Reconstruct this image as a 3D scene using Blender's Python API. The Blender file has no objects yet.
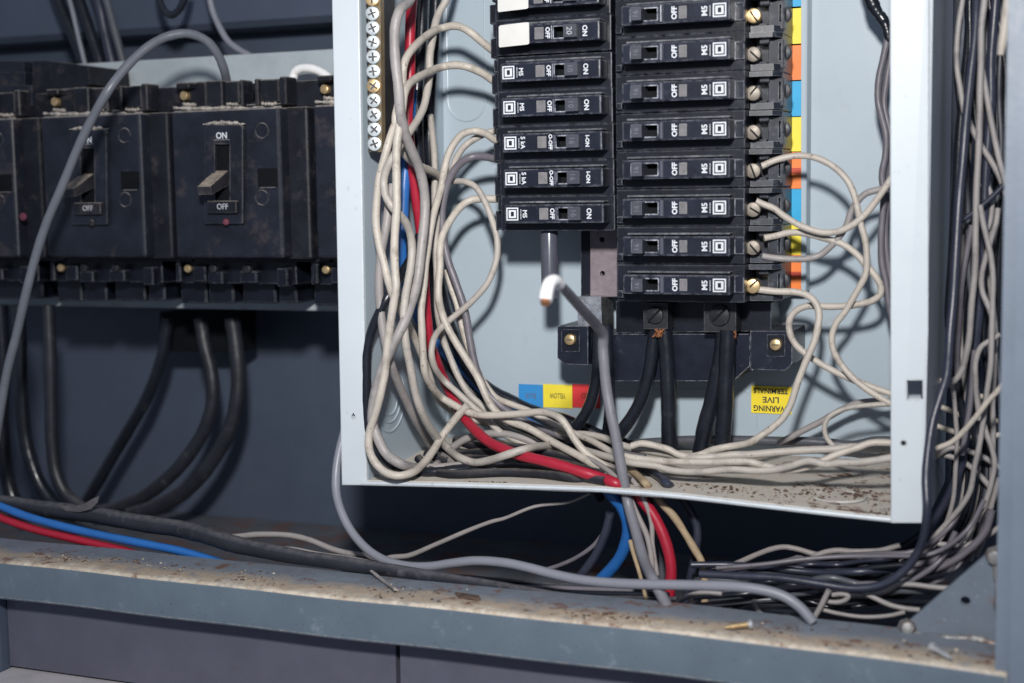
import bpy, bmesh, math, random
from mathutils import Vector, Matrix
random.seed(7)
S = bpy.context.scene
COL = S.collection
# ------------------------------------------------------------------ camera
YAW, PITCH, ROLL = math.radians(22), math.radians(6), .015
CAM = Vector((.28, -.74, .06)); FPX = 1422.0
fw = Vector((-math.sin(YAW)*math.cos(PITCH), math.cos(YAW)*math.cos(PITCH), -math.sin(PITCH)))
rt = Vector((math.cos(YAW), math.sin(YAW), 0)); up = rt.cross(fw)
rt, up = (rt - ROLL*up).normalized(), (up + ROLL*rt).normalized()
cd = bpy.data.cameras.new('camera'); co = bpy.data.objects.new('camera', cd); COL.objects.link(co)
co.matrix_world = Matrix(((rt.x, up.x, -fw.x, CAM.x), (rt.y, up.y, -fw.y, CAM.y), (rt.z, up.z, -fw.z, CAM.z), (0, 0, 0, 1)))
cd.sensor_width = 36; cd.lens = FPX/1024*36; cd.clip_start = .02; cd.clip_end = 100
cd.dof.use_dof = True; cd.dof.focus_distance = .735; cd.dof.aperture_fstop = 7
S.camera = co
# ------------------------------------------------------------------ light: one flash above the camera, dim bluish room
w = bpy.data.worlds.new('World'); S.world = w; w.use_nodes = True
bg = w.node_tree.nodes['Background']
bg.inputs[0].default_value = (.48, .56, .74, 1); bg.inputs[1].default_value = .38
def lamp(name, loc, target, size, power, color):
    l = bpy.data.lights.new(name, 'AREA'); l.shape = 'DISK'; l.size = size; l.energy = power; l.color = color; l.spread = math.radians(95)
    o = bpy.data.objects.new(name, l); COL.objects.link(o); o.location = loc
    o.rotation_euler = (Vector(target)-Vector(loc)).to_track_quat('-Z', 'Y').to_euler()
lamp('flash', (.262, -.75, .285), (-.05, 0, .03), .06, 2.3, (1, .975, .95))
S.view_settings.view_transform = 'Standard'; S.view_settings.look = 'None'
S.view_settings.exposure = 0; S.view_settings.gamma = 1

def P(px, py, Y):
    d = fw + (px-512)/FPX*rt - (py-341.5)/FPX*up
    return CAM + d*((Y-CAM.y)/d.y)
def pxscale(px, py, Y):
    d = fw + (px-512)/FPX*rt - (py-341.5)/FPX*up
    return ((Y-CAM.y)/d.y)/FPX
# ------------------------------------------------------------------ materials
def M(name, col, rough=.5, metal=0.0, var=.12, scale=60, dirt=None, amt=.0, dscale=90, dust=0.0, dustcol=(.42, .38, .33),
      bump=0.0, bscale=400, edge=0.0, edgecol=(.5, .5, .5), edger=.0006, spec=.5, stretch=None, grime=None):
    m = bpy.data.materials.new(name); m.use_nodes = True
    nt = m.node_tree; N = nt.nodes; L = nt.links
    b = N['Principled BSDF']; b.inputs['Roughness'].default_value = rough; b.inputs['Metallic'].default_value = metal
    b.inputs['Specular IOR Level'].default_value = spec
    g = N.new('ShaderNodeNewGeometry'); pos = g.outputs['Position']
    if stretch:
        mp = N.new('ShaderNodeMapping'); mp.inputs['Scale'].default_value = stretch
        L.new(pos, mp.inputs['Vector']); spos = mp.outputs['Vector']
    else: spos = pos
    def noise(sc, detail=5, rgh=.6, v=None):
        n = N.new('ShaderNodeTexNoise'); n.inputs['Scale'].default_value = sc; n.inputs['Detail'].default_value = detail
        n.inputs['Roughness'].default_value = rgh; L.new(v or pos, n.inputs['Vector']); return n.outputs['Fac']
    def ramp(x, a, c):
        n = N.new('ShaderNodeMapRange'); n.inputs[1].default_value = a; n.inputs[2].default_value = c; n.clamp = True
        L.new(x, n.inputs[0]); return n.outputs[0]
    def math_(op, x, y):
        n = N.new('ShaderNodeMath'); n.operation = op
        for i, v in enumerate((x, y)):
            if hasattr(v, 'links'): L.new(v, n.inputs[i])
            else: n.inputs[i].default_value = v
        return n.outputs[0]
    def mix(f, c1, c2):
        n = N.new('ShaderNodeMix'); n.data_type = 'RGBA'
        if hasattr(f, 'links'): L.new(f, n.inputs[0])
        else: n.inputs[0].default_value = f
        for i, c in ((6, c1), (7, c2)):
            if hasattr(c, 'links'): L.new(c, n.inputs[i])
            else: n.inputs[i].default_value = (*c, 1)
        return n.outputs[2]
    c = mix(ramp(noise(scale, v=spos), .3, .7), tuple(x*(1-var) for x in col), tuple(min(1, x*(1+var)) for x in col))
    rsock = None
    if dirt is not None:
        t = .66 - .3*amt
        c = mix(math_('MULTIPLY', ramp(noise(dscale, 8, .68, spos), t, t+.16), .85), c, dirt)
    if grime is not None:                      # fine dark specks
        c = mix(math_('MULTIPLY', ramp(noise(700, 3, .6), .645, .70), .85), c, grime)
    if edge:
        bv = N.new('ShaderNodeBevel'); bv.samples = 4; bv.inputs['Radius'].default_value = edger
        vm = N.new('ShaderNodeVectorMath'); vm.operation = 'DOT_PRODUCT'
        L.new(bv.outputs[0], vm.inputs[0]); L.new(g.outputs['Normal'], vm.inputs[1])
        e = ramp(vm.outputs['Value'], .995, .9)
        e = math_('MULTIPLY', e, ramp(noise(260, 6, .7), .38, .62)); e = math_('MULTIPLY', e, edge)
        c = mix(e, c, edgecol)
    if dust:
        sx = N.new('ShaderNodeSeparateXYZ'); L.new(g.outputs['Normal'], sx.inputs[0])
        d = ramp(sx.outputs['Z'], .45, .9)
        d = math_('MULTIPLY', d, ramp(noise(220, 6, .7), .2, .6)); d = math_('MULTIPLY', d, dust)
        c = mix(d, c, dustcol)
        rr = N.new('ShaderNodeMix'); L.new(d, rr.inputs[0]); rr.inputs[2].default_value = rough; rr.inputs[3].default_value = .9
        rsock = rr.outputs[0]
    L.new(c, b.inputs['Base Color'])
    if rsock is None: rsock = ramp(noise(scale*3, 4), -1.0, 2.0); rsock = math_('MULTIPLY', rsock, rough*2)
    L.new(rsock, b.inputs['Roughness'])
    if bump:
        bp = N.new('ShaderNodeBump'); bp.inputs['Strength'].default_value = bump; bp.inputs['Distance'].default_value = .0006
        L.new(noise(bscale, 6), bp.inputs['Height']); L.new(bp.outputs[0], b.inputs['Normal'])
    return m

RUST = (.16, .055, .025); TAN = (.40, .33, .25)
MAT = dict(
    enamel=M('pale_enamel', (.355, .425, .48), .38, var=.04, scale=14, dirt=(.30, .32, .33), amt=.12, dscale=35, bump=.05),
    flange=M('white_enamel', (.52, .57, .61), .4, var=.04, scale=20, dirt=(.20, .19, .18), amt=.12, dscale=70, bump=.06, edge=.7, edgecol=(.22, .2, .19), edger=.0008),
    sill=M('dirty_enamel', (.50, .50, .48), .6, var=.15, scale=60, dirt=TAN, amt=.45, dscale=60, dust=.9, dustcol=(.46, .41, .35), bump=.3),
    sidewall=M('grey_enamel', (.36, .41, .46), .45, var=.1, scale=50, dirt=(.11, .11, .125), amt=.2, dscale=30, grime=(.5, .5, .5), stretch=(1, 1, .25)),
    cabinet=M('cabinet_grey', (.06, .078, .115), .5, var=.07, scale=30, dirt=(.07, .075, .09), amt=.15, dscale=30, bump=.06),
    floorrust=M('rusty_floor', (.09, .10, .12), .75, var=.2, scale=40, dirt=RUST, amt=.5, dscale=35, bump=.4),
    plate=M('mounting_grey', (.36, .41, .44), .45, var=.12, scale=40, dirt=(.24, .24, .25), amt=.3, dscale=40, dust=.9, dustcol=(.5, .47, .43)),
    rail=M('rail_grey', (.105, .138, .17), .42, var=.10, scale=35, dirt=(.24, .28, .31), amt=.18, dscale=70, dust=0, bump=.12, grime=(.05, .045, .045), edge=.75, edgecol=(.50, .46, .40), edger=.0016),
    post=M('post_grey', (.15, .185, .235), .45, var=.07, scale=40, dirt=(.12, .14, .16), amt=.12, dscale=80, bump=.15),
    gusset=M('gusset_grey', (.125, .155, .195), .5, var=.08, scale=60, dirt=RUST, amt=.22, dscale=45, bump=.12, grime=(.3, .3, .32)),
    weld=M('weld_grey', (.2, .2, .2), .5, .3, var=.4, scale=250, dirt=RUST, amt=.5, dscale=150, bump=.6),
    lower=M('lower_purple_grey', (.088, .088, .122), .6, var=.10, scale=40, dirt=(.075, .075, .09), amt=.2, dscale=70, bump=.15),
    plinth=M('plinth_grey', (.46, .44, .46), .6, var=.1, bump=.15),
    black=M('black_moulding', (.010, .0125, .023), .3, var=.4, scale=80, spec=.4, dirt=(.045, .05, .07), amt=.16, dscale=120, dust=.28, dustcol=(.16, .16, .18), edge=1.0, edgecol=(.42, .44, .50), edger=.0006, bump=.12, bscale=500),  # pale edges: scuffs plus a painted highlight along the bevels
    shoulder=M('black_moulding_dull_shaded', (.006, .0075, .014), .36, var=.4, scale=80, spec=.35, dirt=(.03, .035, .05), amt=.15, dscale=130, dust=.25, dustcol=(.13, .13, .15), edge=.85, edgecol=(.32, .34, .39), edger=.0005, bump=.12, bscale=500),  # darker black moulding: shade put into shoulders and recessed terminals
    terminal=M('grey_black_moulding', (.018, .022, .032), .38, var=.4, scale=150, dirt=(.10, .11, .13), amt=.33, dscale=220, dust=.22, dustcol=(.10, .11, .13), edge=.7, edgecol=(.34, .35, .38), edger=.0005),
    ribgrey=M('scuffed_highlight_rib', (.05, .054, .066), .4, var=.5, scale=200, dirt=(.22, .23, .25), amt=.45, dscale=160, edge=.8, edgecol=(.4, .41, .45), edger=.0004),  # scuffed, and lightened to paint the bright line above the nose
    handle=M('handle_grey', (.045, .048, .065), .42, var=.15, edge=.4, edgecol=(.3, .3, .34), edger=.0004),
    roll=M('handle_roll', (.075, .08, .105), .22, var=.2),
    hole=M('recess_shade_black', (.006, .007, .009), .6, spec=.1, var=.2),  # near-black that puts the shade of slots, wells and pockets into the colour
    window=M('indicator_window', (.16, .155, .16), .3, var=.25, scale=200, edge=.5),
    mould=M('bakelite', (.011, .0135, .022), .42, var=.4, scale=60, spec=.35, dirt=(.06, .048, .052), amt=.36, dscale=45, dust=.95, dustcol=(.42, .38, .35), edge=.5, edgecol=(.20, .19, .2), edger=.0007, bump=.2, bscale=300),
    mouldtop=M('bakelite_dull', (.009, .0105, .016), .5, var=.4, scale=90, spec=.28, dirt=(.055, .046, .05), amt=.36, dscale=60, dust=.7, dustcol=(.40, .36, .32), edge=.45, edgecol=(.22, .2, .19), edger=.0007, bump=.2),
    toggle=M('toggle_dusty', (.022, .022, .028), .4, var=.3, scale=100, dirt=(.12, .10, .085), amt=.25, dscale=120, dust=.95, dustcol=(.36, .30, .24), edge=.5, edgecol=(.4, .35, .3)),
    print_=M('white_print', (.60, .62, .66), .5, var=.05),
    dimprint=M('worn_print', (.42, .43, .46), .5, var=.3, scale=400),
    faint=M('faint_print', (.12, .125, .15), .5, var=.2),
    darkprint=M('dark_print', (.03, .03, .035), .5),
    brass=M('brass', (.62, .45, .24), .35, .75, var=.25, scale=300),
    screwgrey=M('dull_screw', (.21, .185, .155), .5, .4, var=.25, scale=300),
    zinc=M('loose_zinc', (.52, .54, .56), .35, .6, var=.3, scale=300),
    silver=M('zinc_screw', (.50, .55, .57), .35, .35, var=.2, scale=400),
    bar=M('brass_bar', (.24, .185, .115), .45, .5, var=.2, scale=200, dirt=(.12, .09, .06), amt=.3, dscale=150),
    darkmetal=M('dark_metal', (.022, .023, .028), .45, .2, spec=.3, var=.3, scale=200, edge=.4),
    busbar=M('purple_busbar', (.20, .165, .185), .55, .2, var=.15, scale=300, grime=(.08, .06, .06)),
    lug=M('lug_alloy', (.55, .56, .58), .3, .9, var=.4, scale=200, bump=.6, bscale=250),
    sticker=M('white_sticker', (.58, .575, .55), .6, var=.05, scale=80),
    blue=M('blue_print', (.035, .24, .56), .45, var=.06), cyan=M('cyan_print', (.012, .34, .62), .45, var=.06),
    yellow=M('yellow_print', (.80, .66, .05), .45, var=.06), yellow2=M('warning_yellow', (.83, .66, .03), .45, var=.05),
    orange=M('orange_print', (.80, .20, .035), .45, var=.06), red=M('red_print', (.66, .04, .045), .45, var=.06), darkred=M('dark_red_print', (.45, .05, .02), .5),
    redbutton_dark=M('dark_red_button', (.13, .03, .05), .6, var=.3),  # darker red than the other trip button
    redlamp=M('red_button', (.45, .03, .05), .4, var=.3),
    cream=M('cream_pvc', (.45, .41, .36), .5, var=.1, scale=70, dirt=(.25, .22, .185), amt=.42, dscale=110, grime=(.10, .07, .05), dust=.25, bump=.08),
    taupe_shaded=M('taupe_shaded_pvc', (.29, .272, .265), .5, var=.15, scale=60, dirt=(.17, .155, .155), amt=.4, dscale=80, grime=(.1, .09, .08), bump=.08),  # the thick taupe wire; also cream wires darkened for shade in the gap
    cream2=M('dusty_cream_pvc', (.39, .36, .325), .55, var=.12, scale=70, dirt=(.22, .20, .19), amt=.38, dscale=90, grime=(.12, .10, .08), bump=.08),
    greige=M('grey_beige_pvc', (.27, .25, .245), .5, var=.12, scale=70, dirt=(.15, .14, .14), amt=.35, dscale=90, bump=.08),
    mauve=M('grey_mauve_pvc', (.135, .125, .145), .42, var=.15, scale=70, dirt=(.075, .07, .08), amt=.35, dscale=90, bump=.08),
    greymid=M('mid_grey_pvc', (.165, .165, .19), .45, var=.1, scale=60, dirt=(.11, .105, .12), amt=.3, dscale=80, bump=.08),
    grey=M('grey_pvc', (.195, .205, .24), .42, var=.07, scale=60, dirt=(.2, .2, .22), amt=.15, dscale=100, bump=.06),
    greydk=M('dark_grey_pvc', (.075, .08, .095), .35, var=.15, scale=60, dirt=(.12, .12, .13), amt=.15),
    white=M('white_pvc', (.78, .78, .78), .4, var=.04),
    blk=M('black_pvc', (.009, .011, .017), .28, var=.3, scale=60, dirt=(.04, .04, .048), amt=.22, dscale=60, bump=.1),
    mattblk=M('matt_black_pvc', (.012, .013, .018), .65, var=.3, spec=.25, scale=60, dirt=(.05, .05, .055), amt=.3, dscale=60, dust=.2),
    greyarch=M('slate_pvc', (.13, .14, .165), .38, var=.1, scale=60, dirt=(.08, .085, .1), amt=.25, dscale=80, bump=.06),
    dustblk=M('dusty_black_pvc', (.016, .018, .025), .45, var=.3, scale=60, dirt=(.085, .08, .095), amt=.25, dscale=70, dust=.45, dustcol=(.17, .165, .18), bump=.25),
    navy=M('navy_pvc', (.026, .030, .050), .35, var=.2, scale=60, dirt=(.05, .05, .07), amt=.3, bump=.1),
    redw=M('red_pvc', (.33, .013, .032), .38, var=.1, scale=60, dirt=(.25, .03, .04), amt=.2, bump=.08),
    bluew=M('blue_pvc', (.02, .12, .38), .38, var=.1, scale=60, dirt=(.03, .09, .26), amt=.2, bump=.08),
    tan=M('tan_cloth', (.34, .26, .165), .7, var=.2, scale=100, dirt=(.18, .12, .07), amt=.4, dscale=200, bump=.4),
    tape=M('old_tape', (.13, .12, .125), .6, var=.3, scale=100, bump=.4),
    crumb=M('crumbs', (.085, .055, .042), .9, var=.6, scale=300), crumbpale=M('pale_crumbs', (.45, .38, .3), .9, var=.4, scale=300),
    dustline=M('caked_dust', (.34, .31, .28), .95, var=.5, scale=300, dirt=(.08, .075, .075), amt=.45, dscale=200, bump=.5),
    copper=M('copper', (.55, .25, .12), .4, .8, var=.3, scale=300),
)
# rail top: caked dust and rust in a band along the front edge
def rail_top_mat():
    m = M('rail_top_dirt', (.15, .175, .21), .6, var=.15, scale=60, bump=.35, bscale=350)
    nt = m.node_tree; N = nt.nodes; L = nt.links; b = N['Principled BSDF']
    src = b.inputs['Base Color'].links[0].from_socket
    g = N.new('ShaderNodeNewGeometry'); sx = N.new('ShaderNodeSeparateXYZ'); L.new(g.outputs['Position'], sx.inputs[0])
    def no(sc, det=8):
        n = N.new('ShaderNodeTexNoise'); n.inputs['Scale'].default_value = sc; n.inputs['Detail'].default_value = det; n.inputs['Roughness'].default_value = .68
        L.new(g.outputs['Position'], n.inputs['Vector']); return n.outputs['Fac']
    def mr(x, a, c):
        n = N.new('ShaderNodeMapRange'); n.inputs[1].default_value = a; n.inputs[2].default_value = c; L.new(x, n.inputs[0]); return n.outputs[0]
    def mm(op, x, y):
        n = N.new('ShaderNodeMath'); n.operation = op
        for i, v in enumerate((x, y)):
            if hasattr(v, 'links'): L.new(v, n.inputs[i])
            else: n.inputs[i].default_value = v
        return n.outputs[0]
    def mx(f, a, c):
        n = N.new('ShaderNodeMix'); n.data_type = 'RGBA'; L.new(f, n.inputs[0]); L.new(a, n.inputs[6]); n.inputs[7].default_value = (*c, 1); return n.outputs[2]
    y = mm('ADD', sx.outputs['Y'], mm('MULTIPLY', mm('SUBTRACT', no(60), .5), .03))
    band = mr(y, -.146, -.158)
    c = mx(mm('MULTIPLY', band, mr(no(130), .3, .5)), src, (.36, .29, .22))
    c = mx(mm('MULTIPLY', mr(y, -.161, -.168), mr(no(150), .36, .6)), c, (.58, .52, .43))
    c = mx(mm('MULTIPLY', mr(no(75), .565, .65), .85), c, (.14, .06, .035))
    c = mx(mm('MULTIPLY', mr(no(260), .62, .68), .8), c, (.06, .035, .03))
    L.new(c, b.inputs['Base Color'])
    return m
MAT['railtop'] = rail_top_mat()
def sill_mat():
    m = MAT['sill']; nt = m.node_tree; N = nt.nodes; L = nt.links; b = N['Principled BSDF']
    src = b.inputs['Base Color'].links[0].from_socket
    g = N.new('ShaderNodeNewGeometry'); sx = N.new('ShaderNodeSeparateXYZ'); L.new(g.outputs['Position'], sx.inputs[0])
    n = N.new('ShaderNodeTexNoise'); n.inputs['Scale'].default_value = 70; n.inputs['Detail'].default_value = 9; n.inputs['Roughness'].default_value = .7
    L.new(g.outputs['Position'], n.inputs['Vector'])
    a = N.new('ShaderNodeMapRange'); a.inputs[1].default_value = .02; a.inputs[2].default_value = .22; a.inputs[3].default_value = .05; a.inputs[4].default_value = -.09
    L.new(sx.outputs['X'], a.inputs[0])
    s = N.new('ShaderNodeMath'); s.operation = 'SUBTRACT'; L.new(n.outputs['Fac'], s.inputs[0]); L.new(a.outputs[0], s.inputs[1])
    r = N.new('ShaderNodeMapRange'); r.inputs[1].default_value = .58; r.inputs[2].default_value = .66; L.new(s.outputs[0], r.inputs[0])
    x = N.new('ShaderNodeMix'); x.data_type = 'RGBA'; L.new(r.outputs[0], x.inputs[0]); L.new(src, x.inputs[6]); x.inputs[7].default_value = (.13, .065, .04, 1)
    L.new(x.outputs[2], b.inputs['Base Color'])
sill_mat()
# ------------------------------------------------------------------ mesh helpers
def link(name, me, mat, parent=None):
    me.materials.clear(); me.materials.append(MAT[mat]); o = bpy.data.objects.new(name, me); COL.objects.link(o)
    if parent: o.parent = parent
    return o
def tag(o, label, cat, group=None):
    o['label'] = label; o['category'] = cat
    if group: o['group'] = group
    return o
def empty(name, loc, label, cat, group=None):
    o = bpy.data.objects.new(name, None); o.empty_display_size = .02; COL.objects.link(o); o.location = loc
    return tag(o, label, cat, group)
def root_loc(parent):
    v = Vector((0, 0, 0))
    while parent: v = v + parent.location; parent = parent.parent
    return v
def obj(name, bm, mat, parent=None, smooth=False, local=False, angle=35):
    """world-coordinate bmesh -> one mesh object (origin at parent's base, or at its own middle when top-level)"""
    bmesh.ops.recalc_face_normals(bm, faces=bm.faces)
    off = Vector((0, 0, 0))
    o_loc = Vector((0, 0, 0))
    if not local:
        if parent: off = root_loc(parent)
        else:
            off = sum((v.co for v in bm.verts), Vector())/max(1, len(bm.verts)); o_loc = off
        for v in bm.verts: v.co -= off
    me = bpy.data.meshes.new(name); bm.to_mesh(me); bm.free()
    for p in me.polygons: p.use_smooth = smooth
    if smooth:
        try: me.set_sharp_from_angle(angle=math.radians(angle))
        except Exception: pass
    o = link(name, me, mat, parent); o.location = o_loc
    return o
def box(bm, x0, x1, y0, y1, z0, z1, bev=0, seg=1):
    vs = [bm.verts.new((x, y, z)) for x in sorted((x0, x1)) for y in sorted((y0, y1)) for z in sorted((z0, z1))]
    fs = [(0, 1, 3, 2), (4, 6, 7, 5), (0, 4, 5, 1), (2, 3, 7, 6), (0, 2, 6, 4), (1, 5, 7, 3)]
    faces = [bm.faces.new([vs[i] for i in f]) for f in fs]
    if bev:
        es = list({e for f in faces for e in f.edges})
        bmesh.ops.bevel(bm, geom=es, offset=bev, segments=seg, affect='EDGES', profile=.5)
def prism(bm, pts, depth):
    """closed polygon of world points, extruded by vector depth"""
    a = [bm.verts.new(p) for p in pts]; b = [bm.verts.new(Vector(p)+depth) for p in pts]
    bm.faces.new(a); bm.faces.new(b[::-1]); n = len(a)
    for i in range(n): bm.faces.new((a[i], a[(i+1) % n], b[(i+1) % n], b[i]))
def bevel_all(bm, off, seg=2, ang=30):
    es = [e for e in bm.edges if len(e.link_faces) == 2 and e.calc_face_angle(0) > math.radians(ang)]
    bmesh.ops.bevel(bm, geom=es, offset=off, segments=seg, affect='EDGES', profile=.5)
def cyl(bm, c, axis, r, h, n=20, r2=None, bev=0):
    axis = Vector(axis).normalized(); q = axis.to_track_quat('Z', 'Y'); r2 = r if r2 is None else r2
    rings = []
    prof = [(r, 0), (r2, h)] if not bev else [(r, 0), (r2, h-bev), (r2-bev*.35, h-bev*.3), (r2-bev, h)]
    for (rr, z) in prof:
        rings.append([bm.verts.new(Vector(c)+q @ Vector((rr*math.cos(2*math.pi*i/n), rr*math.sin(2*math.pi*i/n), z))) for i in range(n)])
    for a, b in zip(rings, rings[1:]):
        for i in range(n): bm.faces.new((a[i], a[(i+1) % n], b[(i+1) % n], b[i]))
    bm.faces.new(rings[0][::-1]); bm.faces.new(rings[-1])
def ring(bm, c, axis, R, r, n=40, m=8, flat=1.0):
    q = Vector(axis).normalized().to_track_quat('Z', 'Y'); rows = []
    for i in range(n):
        a = 2*math.pi*i/n; row = []
        for j in range(m):
            t = 2*math.pi*j/m
            row.append(bm.verts.new(Vector(c)+q @ Vector(((R+r*math.cos(t))*math.cos(a), (R+r*math.cos(t))*math.sin(a), r*math.sin(t)*flat))))
        rows.append(row)
    for i in range(n):
        for j in range(m): bm.faces.new((rows[i][j], rows[(i+1) % n][j], rows[(i+1) % n][(j+1) % m], rows[i][(j+1) % m]))
def catmull(pts, sub=6):
    P4 = [pts[0]*2-pts[1]] + pts + [pts[-1]*2-pts[-2]]; out = []
    for i in range(1, len(P4)-2):
        p0, p1, p2, p3 = P4[i-1:i+3]
        # centripetal spacing keeps tight bends from overshooting
        def tj(t, a, b): return t+max((b-a).length, 1e-6)**.5
        t0 = 0; t1 = tj(t0, p0, p1); t2 = tj(t1, p1, p2); t3 = tj(t2, p2, p3)
        for k in range(sub):
            t = t1+(t2-t1)*k/sub
            A1 = p0*((t1-t)/(t1-t0))+p1*((t-t0)/(t1-t0)); A2 = p1*((t2-t)/(t2-t1))+p2*((t-t1)/(t2-t1)); A3 = p2*((t3-t)/(t3-t2))+p3*((t-t2)/(t3-t2))
            B1 = A1*((t2-t)/(t2-t0))+A2*((t-t0)/(t2-t0)); B2 = A2*((t3-t)/(t3-t1))+A3*((t-t1)/(t3-t1))
            out.append(B1*((t2-t)/(t2-t1))+B2*((t-t1)/(t2-t1)))
    out.append(pts[-1]); return out
def tube(bm, path, rad, n=12, wob=0.0):
    m = len(path); R = rad if callable(rad) else (lambda t: rad)
    T = [(path[min(i+1, m-1)]-path[max(i-1, 0)]).normalized() for i in range(m)]
    nrm = T[0].orthogonal().normalized(); rings = []
    ph = random.random()*9
    for i in range(m):
        nrm = (nrm - T[i]*nrm.dot(T[i])).normalized(); b = T[i].cross(nrm)
        r = R(i/(m-1))*(1+wob*math.sin(i*.7+ph)+wob*math.sin(i*1.9+2*ph)*.6)
        rings.append([bm.verts.new(path[i]+(nrm*math.cos(2*math.pi*k/n)+b*math.sin(2*math.pi*k/n))*r) for k in range(n)])
    for a, b in zip(rings, rings[1:]):
        for k in range(n): bm.faces.new((a[k], a[(k+1) % n], b[(k+1) % n], b[k]))
    bm.faces.new(rings[0][::-1]); bm.faces.new(rings[-1])
def text_mesh(s, size, depth=.00015, bold=.0):
    cu = bpy.data.curves.new('t', 'FONT'); cu.body = s; cu.size = size; cu.extrude = depth; cu.offset = bold
    cu.align_x = 'CENTER'; cu.align_y = 'CENTER'; cu.resolution_u = 3
    o = bpy.data.objects.new('t', cu); me = bpy.data.meshes.new_from_object(o)
    bpy.data.objects.remove(o); bpy.data.curves.remove(cu)
    bm = bmesh.new(); bm.from_mesh(me); bpy.data.meshes.remove(me)
    return bm
def text_bm(s, size, at, rot=0, bold=.0, sx=1.0, depth=.00015, width=None):
    """lettering facing the camera side (-Y); rot = degrees clockwise as seen from the front"""
    bm = text_mesh(s, size, depth, bold); a = -math.radians(rot)
    xs = [v.co.x for v in bm.verts]; zs = [v.co.y for v in bm.verts]
    cx = (min(xs)+max(xs))/2; cy = (min(zs)+max(zs))/2
    if width: sx = width/(max(xs)-min(xs))
    for v in bm.verts:
        x, z, d = (v.co.x-cx)*sx, v.co.y-cy, v.co.z
        v.co = Vector(at)+Vector((x*math.cos(a)-z*math.sin(a), -d, x*math.sin(a)+z*math.cos(a)))
    return bm
def plate(outer, holes, depth):
    """flat sheet in an XZ plane with real holes; outer/holes are world points on one Y"""
    cu = bpy.data.curves.new('p', 'CURVE'); cu.dimensions = '2D'; cu.fill_mode = 'BOTH'; cu.extrude = depth/2
    Y = outer[0].y
    for loop in [outer]+holes:
        sp = cu.splines.new('POLY'); sp.points.add(len(loop)-1); sp.use_cyclic_u = True
        for p, q in zip(sp.points, loop): p.co = (q.x, q.z, 0, 1)
    o = bpy.data.objects.new('p', cu); me = bpy.data.meshes.new_from_object(o); bpy.data.objects.remove(o); bpy.data.curves.remove(cu)
    bm = bmesh.new(); bm.from_mesh(me); bpy.data.meshes.remove(me)
    bmesh.ops.remove_doubles(bm, verts=bm.verts, dist=1e-6)
    for v in bm.verts: v.co = Vector((v.co.x, Y+depth/2-v.co.z, v.co.y))
    return bm
def circ(c, r, n=20): return [Vector((c.x+r*math.cos(2*math.pi*i/n), c.y, c.z+r*math.sin(2*math.pi*i/n))) for i in range(n)]
def Q(*pts): return [P(*p) for p in pts]

# ================================================================== THE CABINET
YR0, YR1 = -.17, -.13        # rail front / back
cab = empty('switch_cabinet', P(500, 640, -.17), 'grey steel cabinet housing the wires, its dusty rusted bottom rail across the foreground', 'cabinet')
YB = .12                     # rear wall
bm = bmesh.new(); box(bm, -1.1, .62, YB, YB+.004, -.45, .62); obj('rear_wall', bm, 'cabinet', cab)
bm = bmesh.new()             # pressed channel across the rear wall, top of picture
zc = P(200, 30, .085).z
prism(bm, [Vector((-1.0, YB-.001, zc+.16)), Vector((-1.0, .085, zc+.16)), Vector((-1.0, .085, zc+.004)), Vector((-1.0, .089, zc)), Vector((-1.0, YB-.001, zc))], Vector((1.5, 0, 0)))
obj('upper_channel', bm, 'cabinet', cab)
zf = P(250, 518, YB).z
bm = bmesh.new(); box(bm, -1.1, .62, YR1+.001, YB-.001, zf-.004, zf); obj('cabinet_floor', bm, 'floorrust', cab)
# bottom rail: folded steel, square section with rounded front edge
zt, zb, x0, x1 = -.1265, -.1472, -.62, P(1007, 660, YR0).x
bm = bmesh.new()
prof = [(YR1, zt), (YR0+.0022, zt)] + [(YR0+.0022-.0022*math.sin(a), zt-.0022+.0022*math.cos(a)) for a in (.4, .8, 1.2)] + [(YR0, zt-.0022), (YR0, zb+.001), (YR0+.001, zb), (YR1, zb)]
nseg = 60; rows = []
for i in range(nseg+1):
    x = x0+(x1-x0)*i/nseg; dz = .0002*math.sin(x*23)+.0002*math.sin(x*61+1)-(.003*max(0, (x-.12)/.14)**2)
    rows.append([bm.verts.new((x, y, z+dz)) for y, z in prof])
for a, b in zip(rows, rows[1:]):
    for k in range(len(prof)): bm.faces.new((a[k], a[(k+1) % len(prof)], b[(k+1) % len(prof)], b[k]))
bm.faces.new(rows[0]); bm.faces.new(rows[-1][::-1])
o = obj('bottom_rail', bm, 'rail', cab, smooth=True)
o.data.materials.append(MAT['railtop'])
for p in o.data.polygons:
    if p.normal.z > .35: p.material_index = 1
# lower panel with a seam, plinth under it, dark left edge
zl = P(20, 667, -.155).z; xs = P(398, 665, -.155).x
xl = P(9, 640, -.155).x
bm = bmesh.new(); box(bm, xl, xs-.0012, -.155, -.150, zl, zb+.001)
obj('lower_panel', bm, 'lower', cab)
bm = bmesh.new(); box(bm, xs+.0012, x1+.1, -.155, -.150, zl, zb+.001)
obj('lower_panel', bm, 'lower', cab)
bm = bmesh.new(); box(bm, xs-.004, xs+.004, -.1495, -.147, zl, zb); obj('seam_backing', bm, 'hole', cab)
bm = bmesh.new(); box(bm, xl-.0005, x1+.1, -.18, -.14, zl-.06, zl-.0015); obj('plinth', bm, 'plinth', cab)
bm = bmesh.new(); box(bm, xl-.05, xl-.001, -.160, -.13, zl-.06, zb-.0005); obj('left_post', bm, 'cabinet', cab)
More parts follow.
